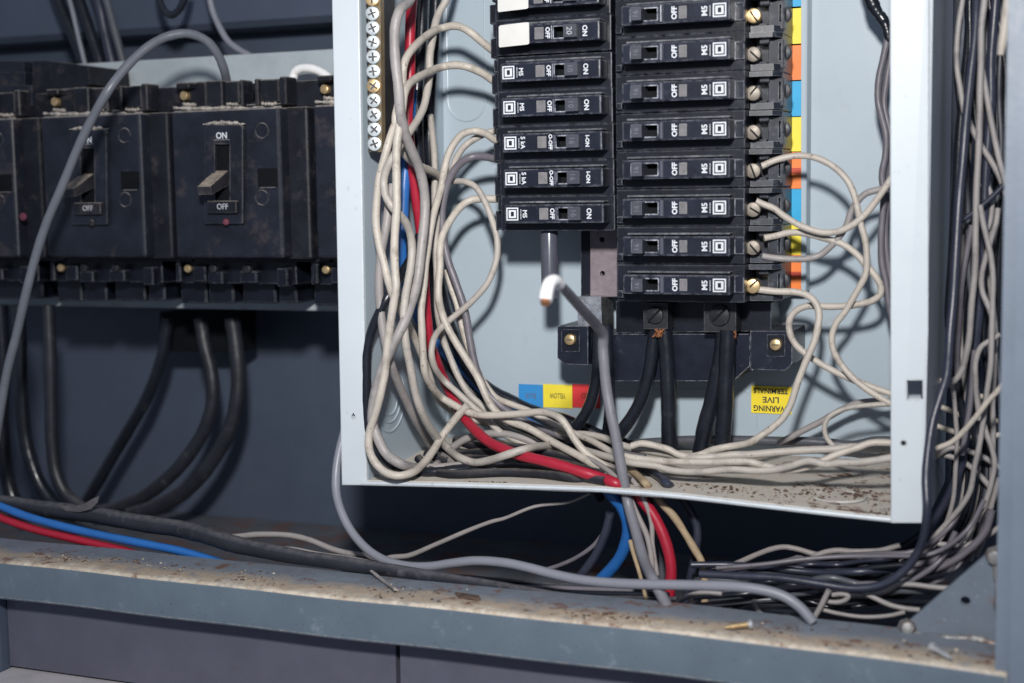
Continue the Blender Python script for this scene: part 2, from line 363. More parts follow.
# right corner post: stepped strip + main face
bm = bmesh.new()
prism(bm, Q((1010, -90, -.168), (1024, -90, -.168), (1010, 760, -.168), (993, 760, -.168)), Vector((0, .05, 0)))
bevel_all(bm, .0008)
obj('post_edge', bm, 'post', cab)
bm = bmesh.new()
prism(bm, Q((1022.5, -90, -.173), (1140, -90, -.173), (1140, 790, -.173), (1007.5, 790, -.173)), Vector((0, .04, 0)))
bevel_all(bm, .0012)
obj('corner_post', bm, 'post', cab)
# gusset
Yg = YR1-.001
outer = Q((903, 634, Yg), (908, 622, Yg), (988, 553, Yg), (1001, 543, Yg), (1001, 648, Yg))
gb = plate(outer, [circ(P(965.5, 601, Yg), 5.6*pxscale(965, 601, Yg))], .003); bevel_all(gb, .0003, 1)
gus = obj('gusset_plate', gb, 'gusset', cab)
bm = bmesh.new(); cyl(bm, P(995, 556, Yg), (0, -1, 0), .0042, .004, 8, .0032, .001); obj('weld_bead', bm, 'weld', gus, True)
bm = bmesh.new(); cyl(bm, P(907, 628, Yg), (.2, -1, .3), .0042, .005, 8, .003, .001); obj('weld_bead', bm, 'weld', gus, True)
bm = bmesh.new(); tube(bm, catmull(Q((915, 634, Yg-.002), (940, 639, Yg-.003), (965, 638, Yg-.003), (985, 641, Yg-.003), (999, 646, Yg-.003))), .0016, 8, .3)
obj('weld_seam', bm, 'weld', gus, True)
bm = bmesh.new(); tube(bm, catmull(Q((996, 566, Yg-.002), (997, 590, Yg-.003), (998, 615, Yg-.002), (1000, 640, Yg-.003))), .0011, 8, .35)
obj('weld_seam', bm, 'weld', gus, True)
# mounting plate behind the big breakers
YM = .03
mp = empty('mounting_plate', P(200, 310, YM), 'pale grey steel plate behind the row of big black breakers, dusty along its top edge', 'plate')
bm = bmesh.new(); ztp = P(200, 56.5, YM).z; zbt = P(200, 309, YM).z
box(bm, -.85, P(420, 60, YM).x, YM, YM+.02, zbt, ztp, .0015, 2); obj('sheet', bm, 'plate', mp)

# ================================================================== THE DISTRIBUTION BOX
YF = -.10
enc = empty('distribution_box', P(620, 490, 0), 'open pale blue-grey steel box holding two columns of breakers, white front flanges', 'electrical box')
A0, A1 = P(357, -80, YF), P(366.5, 484, YF)          # inner edge of left flange
xw_t, xw_b = A0.x, A1.x
def xwall(z): return xw_b+(xw_t-xw_b)*(z-A1.z)/(A0.z-A1.z)
sillpx = [(362, 481.5), (440, 483.2), (510, 485), (600, 488), (680, 494.5), (750, 502.5), (820, 510.5), (891, 518)]
sillw = [P(a, b, YF) for a, b in sillpx]
zs0 = -.0812
def zsill(x, y=-.1):
    zz = sillw[0].z
    for a, b in zip(sillw, sillw[1:]):
        if a.x <= x <= b.x: zz = a.z+(b.z-a.z)*(x-a.x)/(b.x-a.x)
    if x > sillw[-1].x: zz = sillw[-1].z
    t = min(1, max(0, (y-YF)/(-YF))); return zz*(1-t)+(zs0+.001)*t
xr = P(926, 300, YF).x-.0008                          # right wall
zT = A0.z
bm = bmesh.new(); box(bm, xw_b-.004, xr, 0, .002, zs0-.006, zT); obj('back_plate', bm, 'enamel', enc)
bm = bmesh.new()
prism(bm, [Vector((xw_t, YF+.0025, zT)), Vector((xw_b, YF+.0025, A1.z-.001)), Vector((xw_b, -.0003, A1.z-.001)), Vector((xw_t, -.0003, zT))], Vector((-.0015, 0, 0)))
lw = obj('left_wall', bm, 'enamel', enc)
bm = bmesh.new()
# knockout rings pressed in the left wall
def PX(px, py, x):
    d = fw + (px-512)/FPX*rt - (py-341.5)/FPX*up
    return CAM + d*((x-CAM.x)/d.x)
kc = PX(386, 400, xw_b)
for R in (.0175, .0125, .0085): ring(bm, (xw_b+.0001, kc.y+.004, kc.z), (1, 0, 0), R, .0008, 40, 6)
obj('knockout', bm, 'enamel', enc, True)
bm = bmesh.new()
box(bm, xr, xr+.0015, YF+.0025, -.0003, zsill(.2)-.002, zT); obj('right_wall', bm, 'sidewall', enc)
# bottom sheet with its bent, bright front lip
bm = bmesh.new(); rows = []
for p in sillw:
    prof = [(-.0005, None, 0), (YF+.004, None, 0), (YF+.0012, None, .0006), (YF, None, -.0004), (YF, None, -.0022), (YF+.0012, None, -.0026), (YF+.0016, None, -.0016), (-.0005, None, -.0016)]
    rows.append([bm.verts.new((p.x, y, zsill(p.x, y)+dz)) for y, _, dz in prof])
for a, b in zip(rows, rows[1:]):
    for k in range(8): bm.faces.new((a[k], a[(k+1) % 8], b[(k+1) % 8], b[k]))
bm.faces.new(rows[0]); bm.faces.new(rows[-1][::-1])
sl = obj('bottom_sheet', bm, 'sill', enc)
bm = bmesh.new(); c = P(839, 498.5, -.075)
ring(bm, (c.x, c.y, zsill(c.x, c.y)+.0002), (0, 0, 1), .012, .0007, 40, 6); obj('knockout', bm, 'sill', sl, True)
bm = bmesh.new(); tube(bm, catmull([Vector((p.x, YF-.0003, p.z-.0008)) for p in sillw]), .0012, 8); obj('lip', bm, 'flange', sl, True)
# flanges
fb = plate(Q((330, -80, YF), (357.5, -80, YF), (366.8, 485.5, YF), (341.5, 485.5, YF)), [circ(P(353.5, 416, YF), 3*pxscale(353, 416, YF), 14)], .0022)
bevel_all(fb, .0006, 2); fl = obj('left_flange', fb, 'flange', enc)
bm = bmesh.new(); prism(bm, Q((330.5, -80, YF+.0027), (341.9, 485, YF+.0027), (343.3, 485, YF+.0027), (332, -80, YF+.0027)), Vector((0, .02, 0))); obj('return_edge', bm, 'sidewall', fl)
fb = plate(Q((889.6, -80, YF), (929.5, -80, YF), (928.3, 330, YF), (923.5, 523.5, YF), (890.6, 523.5, YF)),
           [Q((905.5, 379, YF), (924, 379, YF), (924, 401, YF), (905.5, 401, YF)), circ(P(903.5, 443, YF), 3.8*pxscale(903, 443, YF), 16)], .0022)
bevel_all(fb, .0006, 2); fr = obj('right_flange', fb, 'flange', enc)
bm = bmesh.new(); cyl(bm, P(903.5, 443, YF+.0035), (0, -1, 0), 3.6*pxscale(903, 443, YF), .0018, 14, bev=.0004); obj('flange_screw', bm, 'darkmetal', fr, True)
bm = bmesh.new(); cyl(bm, P(353.5, 416, YF+.004), (0, -1, 0), 2.9*pxscale(353, 416, YF), .0015, 14, bev=.0004); obj('flange_screw', bm, 'darkmetal', fl, True)
bm = bmesh.new(); prism(bm, Q((890, -80, YF+.02), (921, -80, YF+.02), (921, 520, YF+.02), (893, 520, YF+.02)), Vector((0, .0015, 0))); obj('hole_shade_plate', bm, 'sidewall', enc)  # added plate behind the square hole to keep it dark inside
# embossed slot on the back plate
bm = bmesh.new()
pts = [P(448, y, -.0002) for y in (-60, 0, 60, 95)]
cc = (P(448, 100, 0)+P(486, 100, 0))/2; Rr = (P(486, 100, 0).x-P(448, 100, 0).x)/2
arc = [Vector((cc.x-Rr*math.cos(a), 0, cc.z-Rr*math.sin(a))) for a in [math.pi*i/14 for i in range(15)]]
tube(bm, [Vector((cc.x-Rr, 0, zT))]+arc+[Vector((cc.x+Rr, 0, zT))], .0006, 8); obj('pressed_slot', bm, 'enamel', enc, True)
# faint outline of the rear cover
bm = bmesh.new(); pth = [P(600, 391, 0), P(742, 391, 0), P(750, 394, 0), P(756, 402, 0), P(757, 428, 0)]
tube(bm, catmull(pth), .0003, 6); obj('pressed_outline', bm, 'enamel', enc, True)
# raised pan behind the right column
bm = bmesh.new(); a = P(640, 300, -.012); b_ = P(806, 300, -.012)
box(bm, a.x, b_.x, -.012, -.0003, P(800, 293, -.012).z, zT, .0012, 2); obj('breaker_pan', bm, 'enamel', enc)
# the coloured phase strip
ps = empty('phase_strip', P(795, 290, -.0128), 'narrow vertical strip of blue, yellow and orange blocks beside the right breaker column', 'label strip')
seg = [(-29, 8, 'cyan'), (8, 45, 'yellow'), (45, 81, 'orange'), (81, 117, 'cyan'), (117, 152, 'yellow'), (152, 189, 'orange'), (189, 224, 'cyan'), (224, 255, 'yellow'), (255, 291, 'orange')]
for y0, y1, c in seg:
    bm = bmesh.new(); a = P(772, y0, -.0126); b_ = P(801, y1, -.0126); box(bm, a.x, b_.x, -.0126, -.0122, b_.z+.00002, a.z)
    obj('colour_block', bm, c, ps)
for y0, y1 in ((168, 173.5), (271.5, 277)):
    bm = bmesh.new(); a = P(786, y0, -.013); b_ = P(800.8, y1, -.013); box(bm, a.x, b_.x, -.0129, -.01265, b_.z, a.z); obj('red_mark', bm, 'darkred', ps)
# BLUE / YELLOW / RED sticker (upside down)
st = empty('colour_sticker', P(557, 410, -.0006), 'blue, yellow and red sticker with upside-down colour names, under the breakers', 'sticker')
for x0_, x1_, c, t in ((518.5, 543, 'blue', 'BLUE'), (543, 572.3, 'yellow', 'YELLOW'), (572.3, 600, 'red', 'RED')):
    bm = bmesh.new(); a = P(x0_, 384, -.0006); b_ = P(x1_, 408.5, -.0006); box(bm, a.x, b_.x, -.0006, -.0002, b_.z, a.z); blk_ = obj('colour_field', bm, c, st)
    obj('lettering', text_bm(t, .0042, (a.lerp(b_, .5).x, -.0007, a.lerp(b_, .5).z+.0002), 180, 0, 1, .00008, {'BLUE': .0062, 'YELLOW': .0094, 'RED': .0056}[t]), 'faint' if c == 'blue' else 'darkprint', blk_)
wl = empty('warning_label', P(770, 415, -.0006), 'yellow warning label with black upside-down lettering on the pale back plate', 'label')
a = P(751.3, 385.5, -.0006); b_ = P(791.5, 414.5, -.0006)
bm = bmesh.new(); box(bm, a.x, b_.x, -.0006, -.0002, b_.z, a.z); obj('paper', bm, 'yellow2', wl)
for t, k, sz in (('WARNING', .82, .0043), ('LIVE', .5, .0043), ('TERMINALS', .18, .0037)):
    obj('lettering', text_bm(t, sz, ((a.x+b_.x)/2-.0003, -.0007, a.z+(b_.z-a.z)*k), 180, .00008, 1, .00008, {'WARNING': .0182, 'LIVE': .0086, 'TERMINALS': .0184}[t]), 'darkprint', wl)
# small screw heads on the bottom sheet

# ================================================================== NEUTRAL BAR
YN = -.0985
nb = empty('terminal_bar', P(375, 152, YN), 'narrow brass terminal bar with a column of cross-head screws inside the left flange', 'terminal bar')
bm = bmesh.new(); prism(bm, Q((367, -80, YN), (379.5, -80, YN), (382, 152, YN), (369.5, 152, YN)), Vector((0, .004, 0))); bevel_all(bm, .0005, 1); obj('bar', bm, 'bar', nb)
bm = bmesh.new(); prism(bm, Q((372, -80, YN+.0045), (383, -80, YN+.0045), (385.5, 151, YN+.0045), (376, 151, YN+.0045)), Vector((0, .012, 0))); obj('insulator', bm, 'darkmetal', nb)
random.seed(3)
for i in range(15):
    py = 144-14.45*i; px = 375.2-(144-py)*.017
    c = P(px, py, YN-.0002); r = 7.1*pxscale(px, py, YN); br = i in (4, 10)
    bm = bmesh.new(); cyl(bm, c, (.3, -1, 0), r, .0022, 20, bev=.0005)
    sc = obj('screw', bm, 'brass' if br else 'silver', nb, True)
    bm = bmesh.new(); a = random.random()*1.5
    for q in (0, math.pi/2):
        dx, dz = math.cos(a+q), math.sin(a+q); l, t = r*.62, r*.13; cc = c+Vector((.00066, -.00225-.00004*q, 0))
        prism(bm, [cc+Vector((ex, .3*ex, ez)) for ex, ez in ((dx*l-dz*t, dz*l+dx*t), (-dx*l-dz*t, -dz*l+dx*t), (-dx*l+dz*t, -dz*l-dx*t), (dx*l+dz*t, dz*l-dx*t))], Vector((0, .0004-.00005*q, 0)))
    obj('cross_slot', bm, 'darkmetal', sc)

# ================================================================== MINIATURE BREAKERS
YN_, YS_, YT_ = -.070, -.0585, -.040       # nose, shoulder, terminal planes
BASE = -.0125
def breaker_proto(side):
    """one breaker, built round the row at pixel height 151; returns list of (name, bmesh, mat, smooth, kids)"""
    right = side == 'right'
    ref = 622 if right else 602
    R = P(ref, 151, YN_); s = pxscale(ref, 151, YN_)
    X = lambda px, Y: P(px, 151, Y).x-R.x
    dy = lambda Y: Y-BASE
    root = Vector((R.x, BASE, R.z)); parts = []
    hp = s*(38.3 if right else 36.9)/2-.00015
    nh = s*(9.8 if right else 9.6)
    nz = s*(0)
    # shoulders / case
    bm = bmesh.new()
    if right: sx0, sx1 = X(616, YS_), X(745, YS_)
    else: sx0, sx1 = X(499, YS_), X(613.5, YS_)
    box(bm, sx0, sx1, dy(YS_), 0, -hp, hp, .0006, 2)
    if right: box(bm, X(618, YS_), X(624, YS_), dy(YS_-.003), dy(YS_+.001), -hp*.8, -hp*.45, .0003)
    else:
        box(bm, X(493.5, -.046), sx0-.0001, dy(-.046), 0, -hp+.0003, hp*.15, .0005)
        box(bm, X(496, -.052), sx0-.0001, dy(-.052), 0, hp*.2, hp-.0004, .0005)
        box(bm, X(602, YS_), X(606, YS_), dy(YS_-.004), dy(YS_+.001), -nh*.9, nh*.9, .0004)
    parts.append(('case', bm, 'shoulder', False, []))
    # nose with a real handle slot
    if right: n0, n1, s0, s1 = X(622, YN_), X(730, YN_), X(630, YN_), X(659, YN_)
    else: n0, n1, s0, s1 = X(502.5, YN_), X(602, YN_), X(555, YN_), X(579, YN_)
    sh = nh*.74
    V = lambda x, z: Vector((x, dy(YN_), z))
    bm = plate([V(n0, -nh), V(n1, -nh), V(n1, nh), V(n0, nh)], [[V(s0, -sh), V(s1, -sh), V(s1, sh), V(s0, sh)]], dy(YS_)-dy(YN_)-.0002)
    bevel_all(bm, .0008, 2)
    if right:
        box(bm, X(731, -.0605), X(744, -.0605), dy(-.0600), dy(YS_)-.0002, -nh*.9, nh*.9, .0003)
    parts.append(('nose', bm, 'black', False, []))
    # pale ridge, a painted highlight along the upper edge of the nose
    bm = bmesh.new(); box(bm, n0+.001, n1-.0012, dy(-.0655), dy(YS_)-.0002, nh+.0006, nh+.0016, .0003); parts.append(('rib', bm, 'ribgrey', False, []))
    bm = bmesh.new(); box(bm, s0-.0002, s1+.0002, dy(YN_+.0075), dy(YN_+.0085), -sh-.0002, sh+.0002); parts.append(('slot_floor', bm, 'hole', False, []))
    # handle
    yh = YN_-.0062 if right else YN_-.0040
    h0, h1 = (X(631, yh), X(641.5, yh)) if right else (X(566, yh), X(578.5, yh))
    hz = sh*.93; bm = bmesh.new(); y1 = dy(yh); y0 = dy(YN_+.007); t = .0005
    if right: b0, b1 = s0+.0003, s0+(h1-h0)+.002
    else: b0, b1 = h0+.0003, s1-.0003
    vs = [bm.verts.new(p) for p in [(b0, y0, -hz), (b1, y0, -hz), (b1, y0, hz), (b0, y0, hz), (h0, y1, -hz*.94), (h1, y1, -hz*.94), (h1, y1, hz*.94), (h0, y1, hz*.94)]]
    for f in [(0, 1, 2, 3), (4, 5, 6, 7), (0, 1, 5, 4), (1, 2, 6, 5), (2, 3, 7, 6), (3, 0, 4, 7)]: bm.faces.new([vs[i] for i in f])
    bevel_all(bm, .0005, 2); parts.append(('handle', bm, 'handle', False, []))
    bm = bmesh.new()
    if right: cyl(bm, (X(661.5, YN_), dy(YN_-.0002), -nh*.82), (0, 0, 1), .0011, nh*1.64, 14)
    else: cyl(bm, (s0-.0004, dy(YN_+.0003), -nh*.7), (0, 0, 1), .0007, nh*1.4, 12)
    parts.append(('handle_lip', bm, 'roll', True, []))
    # indicator window
    w0, w1 = (X(679, YN_), X(687, YN_)) if right else (X(537.5, YN_), X(546.5, YN_))
    bm = bmesh.new(); box(bm, w0, w1, dy(YN_-.0003), dy(YN_+.001), -nh*.62, nh*.62, .0002)
    parts.append(('indicator_window', bm, 'window', False, []))
    # emblem: nested squares round a squared D
    c = X(719.5, YN_) if right else X(510.5, YN_); hs = s*6.6; yy = dy(YN_-.00012)
    def sq(h, hz=None): hz = hz or h; return [Vector((c-h, yy, -hz)), Vector((c+h, yy, -hz)), Vector((c+h, yy, hz)), Vector((c-h, yy, hz))]
    bm = plate(sq(hs), [sq(hs*.80)], .00016)
    sgn = 1 if right else -1
    def dsh(k, n=6):   # the D lies on its back, bowl towards the rail
        pts = [Vector((c+sgn*hs*k, yy, -hs*k)), Vector((c+sgn*hs*k, yy, hs*k))]
        pts += [Vector((c-sgn*hs*(k*.45+k*.55*math.sin(a)), yy, hs*k*math.cos(a))) for a in [math.pi*i/n for i in range(n+1)]]
        return pts
    b2 = plate(sq(hs*.62), [sq(hs*.26, hs*.36)], .00016)
    me = bpy.data.meshes.new('tmp'); b2.to_mesh(me); bm.from_mesh(me); bpy.data.meshes.remove(me); b2.free()
    parts.append(('emblem', bm, 'print_', False, []))
    if right:
        # terminal half: ramped base, two cheeks, end block, clamp tab
        bm = bmesh.new()
        t0, t1 = X(745, YS_)+.0002, X(785, -.036)
        box(bm, t0, t1-.001, dy(-.036), 0, -hp, hp, .0005)
        for z0, z1, yk in ((hp-.0026, hp-.0002, -.0505), (-hp+.0002, -hp+.0034, -.0475)):
            pts = [Vector((t0, dy(yk), z0)), Vector((t0+.011, dy(yk+.001), z0)), Vector((t0+.015, dy(yk+.006), z0)), Vector((t1-.001, dy(-.0415), z0)), Vector((t1-.001, dy(-.0355), z0)), Vector((t0, dy(-.0355), z0))]
            prism(bm, pts, Vector((0, 0, z1-z0)))
        e0, e1 = X(768, -.043), X(783.5, -.043)
        b2 = plate([Vector((e0, dy(-.043), -hp*.8)), Vector((e1, dy(-.043), -hp*.8)), Vector((e1, dy(-.043), hp*.68)), Vector((e0, dy(-.043), hp*.68))],
                   [[Vector((e0+.0048, dy(-.043), -hp*.5)), Vector((e0+.0066, dy(-.043), -hp*.5)), Vector((e0+.0066, dy(-.043), hp*.5)), Vector((e0+.0048, dy(-.043), hp*.5))]], .0068)
        bevel_all(b2, .0004, 1); me = bpy.data.meshes.new('tmp'); b2.to_mesh(me); bm.from_mesh(me); bpy.data.meshes.remove(me); b2.free()
        box(bm, e0-.004, e0+.0012, dy(-.0455), dy(-.0365), hp*.42, hp*.8, .0006)
        box(bm, t0+.0005, t0+.0075, dy(-.046), dy(-.0365), -hp*.62, -hp*.5, .0003)
        parts.append(('terminal_housing', bm, 'terminal', False, []))
        bm = bmesh.new(); cyl(bm, (e1-.0020, dy(-.0345), 0), (0, -1, 0), .0042, .0030, 20, bev=.0006)
        parts.append(('clamp_tab', bm, 'darkmetal', True, []))
        bm = bmesh.new(); cyl(bm, (X(751, -.053), dy(-.0455), -s*3), (.12, -1, 0), s*7.4, .007, 24, bev=.0005)
        parts.append(('terminal_screw', bm, 'screwgrey', True, 'slot'))
    return root, parts, X, dy, s, nh, hp
def lettering(name, t, size, x, y, rot, parent, mat='print_', bold=0.0, z=0, sx=1.0):
    return obj(name, text_bm(t, size, (x, y, z), rot, bold, sx, .00006), mat, parent, local=True)
def copy_tree(o, parent=None):
    c = o.copy(); COL.objects.link(c); c.parent = parent
    for ch in list(o.children): copy_tree(ch, c)
    return c
def build_breaker(side):
    root, parts, X, dy, s, nh, hp = breaker_proto(side); right = side == 'right'
    e = empty('circuit_breaker', root, 'x', 'circuit breaker')
    for n, bm, m, sm, kids in parts:
        o = obj(n, bm, m, e, sm, local=True)
        if kids == 'slot':
            b2 = bmesh.new(); c = Vector((X(751, -.053)+.0009, dy(-.0455)-.00712, -s*3)); r = s*7
            a = .75; d = Vector((math.cos(a), 0, -math.sin(a))); q = Vector((d.z, 0, -d.x))*.12
            prism(b2, [c+(d+q)*r, c+(-d+q)*r, c+(-d-q)*r, c+(d-q)*r], Vector((0, .0006, 0)))
            obj('slot', b2, 'hole', o, local=True)
    y = dy(YN_-.00006); rot = -90 if right else 90
    if right:
        lettering('lettering', 'OFF', .0035, X(674.5, YN_), y, rot, e, bold=.00013, sx=1.0)
        lettering('lettering', 'M5', .0038, X(704.5, YN_), y, rot, e, bold=.00010)
        lettering('rating', '16', .0036, X(636, YN_-.0062), dy(YN_-.00626), -90, e, 'faint')
        bm = bmesh.new()
        for i in range(7): box(bm, X(709.6, YN_), X(710.6, YN_), y-.00006, y+.00006, -nh*.55+i*nh*.155, -nh*.55+i*nh*.155+nh*.11)
        obj('small_print', bm, 'dimprint', e, local=True)
    return e, X, dy, s, nh, hp
rows_r = [-22, 16, 54.3, 93, 131.8, 170, 208.5, 246.3, 284.3]
lab_r = ['black breaker only just showing at the top edge of the right column',
         'black breaker at the top of the right column, with a bright brass terminal screw',
         'black breaker directly below the one with the bright brass screw, right column',
         'black breaker beside the upper blue block of the coloured strip',
         'black breaker beside the middle yellow block of the strip, no wire in view',
         'black breaker whose cream wire arches up and over past the orange block',
         'black breaker whose cream wire sags down past the lower blue block',
         'second lowest black breaker of the right column, two beige wires at its terminal',
         'lowest black breaker of the right column, above the main cable lugs']
proto, X, dy, s, nh, hp = build_breaker('right')
angs = [0, .95, .75, -.85, .8, 1.2, .55, .85, -.75]
for i, (py, lb) in enumerate(zip(rows_r, lab_r)):
    b = proto if i == 0 else copy_tree(proto)
    b.location = Vector((proto.location.x, BASE, P(622, py, YN_).z)); tag(b, lb, 'circuit breaker', 'circuit breakers of the right column')
    for ch in b.children:
        if ch.name.startswith('terminal_screw'):
            if i in (1, 8):
                ch.data = ch.data.copy(); ch.data.materials[0] = MAT['brass']
            c = Vector((X(751, -.053)+.0004, 0, -s*3))
            for sl_ in ch.children:
                a = angs[i]-.75
                Rm = Matrix.Rotation(a, 4, 'Y'); sl_.matrix_local = Matrix.Translation(c) @ Rm @ Matrix.Translation(-c)
rows_l = [-7, 29.5, 68, 104, 140.5, 177, 213.3]
lab_l = ['white-stickered black breaker cut by the top of the frame, left column',
         'black breaker fully in view with a blank white sticker, left column',
         'black breaker directly under the one with the whole white sticker, left column',
         'black breaker in the middle of the left column, second below the white sticker',
         'black breaker printed O-OFF with two beige wires looping in at its left',
         'black breaker printed O-OFF, second from the bottom of the left column',
         'lowest black breaker of the left column, over the bare back plate']
proto, X, dy, s, nh, hp = build_breaker('left')
for i, (py, lb) in enumerate(zip(rows_l, lab_l)):
    b = proto if i == 0 else copy_tree(proto)
    b.location = Vector((P(599.5+(py-29)*.022, py, YN_).x, BASE, P(602, py, YN_).z)); tag(b, lb, 'circuit breaker', 'circuit breakers of the left column')
y = dy(YN_-.00006)
lefts = sorted([o for o in COL.objects if o.get('group') == 'circuit breakers of the left column'], key=lambda o: -o.location.z)
for i, b in enumerate(lefts):
    o_ = i in (4, 5)
    lettering('lettering', 'O-OFF' if o_ else 'OFF', .0026 if o_ else .0031, X(550.6, YN_), y, 90, b, bold=.00010)
    lettering('lettering', 'I-ON' if o_ else 'ON', .0027 if o_ else .0034, X(587.5, YN_), y, 90, b, bold=.00010)
    if i > 1:
        lettering('lettering', '5 kA' if o_ else 'M5', .0032, X(523, YN_), y, 90, b, bold=.00008)
        bm = bmesh.new()
        for k in range(7): box(bm, X(518.6, YN_), X(519.5, YN_), y-.00006, y+.00006, -nh*.55+k*nh*.155, -nh*.55+k*nh*.155+nh*.11)
        obj('small_print', bm, 'dimprint', b, local=True)
    else:
        bm = bmesh.new(); V = lambda px, k: Vector((X(px, YN_), dy(YN_-.0006), nh*k))
        pts = [V(503, -1.25), V(531, -1.1), V(532.5, -1), V(532.5, 1.15), V(530, 1.2), V(504, 1.05), V(502.5, .9), V(502.3, -1.1)]
        prism(bm, pts, Vector((0, .0004, 0))); obj('sticker', bm, 'sticker', b, local=True)
    if i in (1, 2, 3): lettering('rating', {1: '20', 2: '10', 3: '10'}[i], .0040, X(572, YN_-.004), dy(YN_-.0041), 90, b, 'dimprint' if i == 1 else 'faint')
    if i > 3: lettering('rating', '16', .0040, X(572, YN_-.004), dy(YN_-.0041), 90, b, 'faint')

# ================================================================== MAIN LUGS AND BRACKET under the breakers
br = empty('busbar_support', P(670, 380, -.001), 'black plastic support bracket with two brass screws under the breakers', 'bracket')
Yb = -.032
bm = bmesh.new(); prism(bm, Q((586, 334, Yb), (750, 334, Yb), (750, 366, Yb), (733, 381, Yb), (612, 381, Yb), (600, 362, Yb), (586, 360, Yb)), Vector((0, .03, 0))); bevel_all(bm, .0015, 2)
obj('body', bm, 'black', br)
for px0, px1, y0, y1, cut in ((557.5, 588, 326, 365, -1), (750.5, 792, 331, 370.5, 1)):
    bm = bmesh.new(); k = 7
    pts = [(px0, y0, Yb-.006), (px1, y0, Yb-.006), (px1, y1-(k if cut > 0 else 0), Yb-.006), (px1-(k if cut > 0 else 0), y1, Yb-.006), (px0+(k if cut < 0 else 0), y1-1, Yb-.006), (px0, y1-(k if cut < 0 else 0), Yb-.006)]
    prism(bm, Q(*pts), Vector((0, .035, 0))); bevel_all(bm, .0012, 2)
    ear = obj('ear', bm, 'black', br)
    cx, cy = (570.5, 339.5) if cut < 0 else (776, 344.5)
    bm = bmesh.new(); prism(bm, Q((cx-9, cy-10, Yb-.0063), (cx+9, cy-10, Yb-.0063), (cx+9, cy+12, Yb-.0063), (cx-9, cy+12, Yb-.0063)), Vector((0, .0004, 0))); obj('recess', bm, 'shoulder', ear)
    bm = bmesh.new(); cyl(bm, P(cx, cy, Yb-.0064), (0, -1, 0), .0031, .0022, 18, bev=.0012); sc = obj('screw', bm, 'brass', ear, True)
    bm = bmesh.new(); c = P(cx, cy, Yb-.0064)+Vector((0, -.00222, 0)); box(bm, c.x-.0018, c.x+.0018, c.y, c.y+.0003, c.z-.0003, c.z+.0003); obj('slot', bm, 'darkmetal', sc)
lb_ = empty('lug_block', P(690, 330, -.01), 'black main lug block with large slotted screws, directly under the right breaker column', 'terminal block')
bm = bmesh.new(); prism(bm, Q((616, 301, -.03), (771, 303, -.03), (771, 331, -.03), (616, 333, -.03)), Vector((0, .022, 0))); bevel_all(bm, .001); obj('block', bm, 'shoulder', lb_)
for px, py, w_, h_ in ((655.5, 316, 12, 13), (720, 316, 16, 16)):
    bm = bmesh.new(); prism(bm, Q((px-w_, py-h_, -.043), (px+w_, py-h_, -.043), (px+w_, py+h_, -.043), (px-w_, py+h_, -.043)), Vector((0, .0125, 0))); bevel_all(bm, .0008)
    lg = obj('lug', bm, 'darkmetal', lb_)
    bm = bmesh.new(); cyl(bm, P(px, py-1, -.0432), (0, -1, 0), (10.5 if px > 700 else 8.5)*.0005, .002, 22, bev=.0007); sc = obj('lug_screw', bm, 'darkmetal', lg, True)
    bm = bmesh.new(); c = P(px, py-1, -.0432)+Vector((0, -.00203, 0)); d = Vector((.7, 0, .7))*.0046; q = Vector((-.7, 0, .7))*.0006
    prism(bm, [c+d+q, c-d+q, c-d-q, c+d-q], Vector((0, .0005, 0))); obj('slot', bm, 'hole', sc)
bm = bmesh.new()
for k in range(9):
    a = P(660+random.uniform(-6, 6), 329, -.044); b_ = P(657+random.uniform(-5, 5), 337, -.043); tube(bm, [a, a.lerp(b_, .5)+Vector((.0004, 0, 0)), b_], .0003, 6)
for k in range(9):
    a = P(728+random.uniform(-8, 8), 331, -.044); b_ = P(732+random.uniform(-4, 4), 338, -.043); tube(bm, [a, a.lerp(b_, .5)+Vector((.0004, 0, 0)), b_], .0003, 6)
obj('copper_strands', bm, 'copper', lb_)
bb = empty('busbar', P(603, 298, -.02), 'purplish metal busbar with round holes hanging below the left breaker column', 'busbar')
Yu = -.026
pb = plate(Q((590, 180, Yu), (617, 180, Yu), (617, 297, Yu), (590, 297, Yu)), [circ(P(602, 239.5, Yu), .0017), circ(P(602.5, 273.5, Yu), .0017)], .003); bevel_all(pb, .0003, 1)
obj('bar', pb, 'busbar', bb)
bm = bmesh.new(); prism(bm, Q((581, 180, Yu+.004), (612, 180, Yu+.004), (612, 297, Yu+.004), (581, 297, Yu+.004)), Vector((0, .018, 0))); obj('insulator', bm, 'shoulder', bb)
bm = bmesh.new(); prism(bm, Q((577, 296.5, -.036), (601, 296.5, -.036), (602, 326, -.036), (578, 326, -.036)), Vector((0, .02, 0))); bevel_all(bm, .0012, 2)
obj('lug', bm, 'lug', bb)
rod = bmesh.new(); c = P(550, 298, -.05); cyl(rod, (c.x, -.05, c.z), (0, 0, 1), 8.6*pxscale(550, 260, -.05), P(550, 190, -.05).z-c.z, 28, bev=.001)
tag(obj('rod', rod, 'roll', None, True), 'smooth dark grey vertical rod ending below the left breaker column', 'rod')

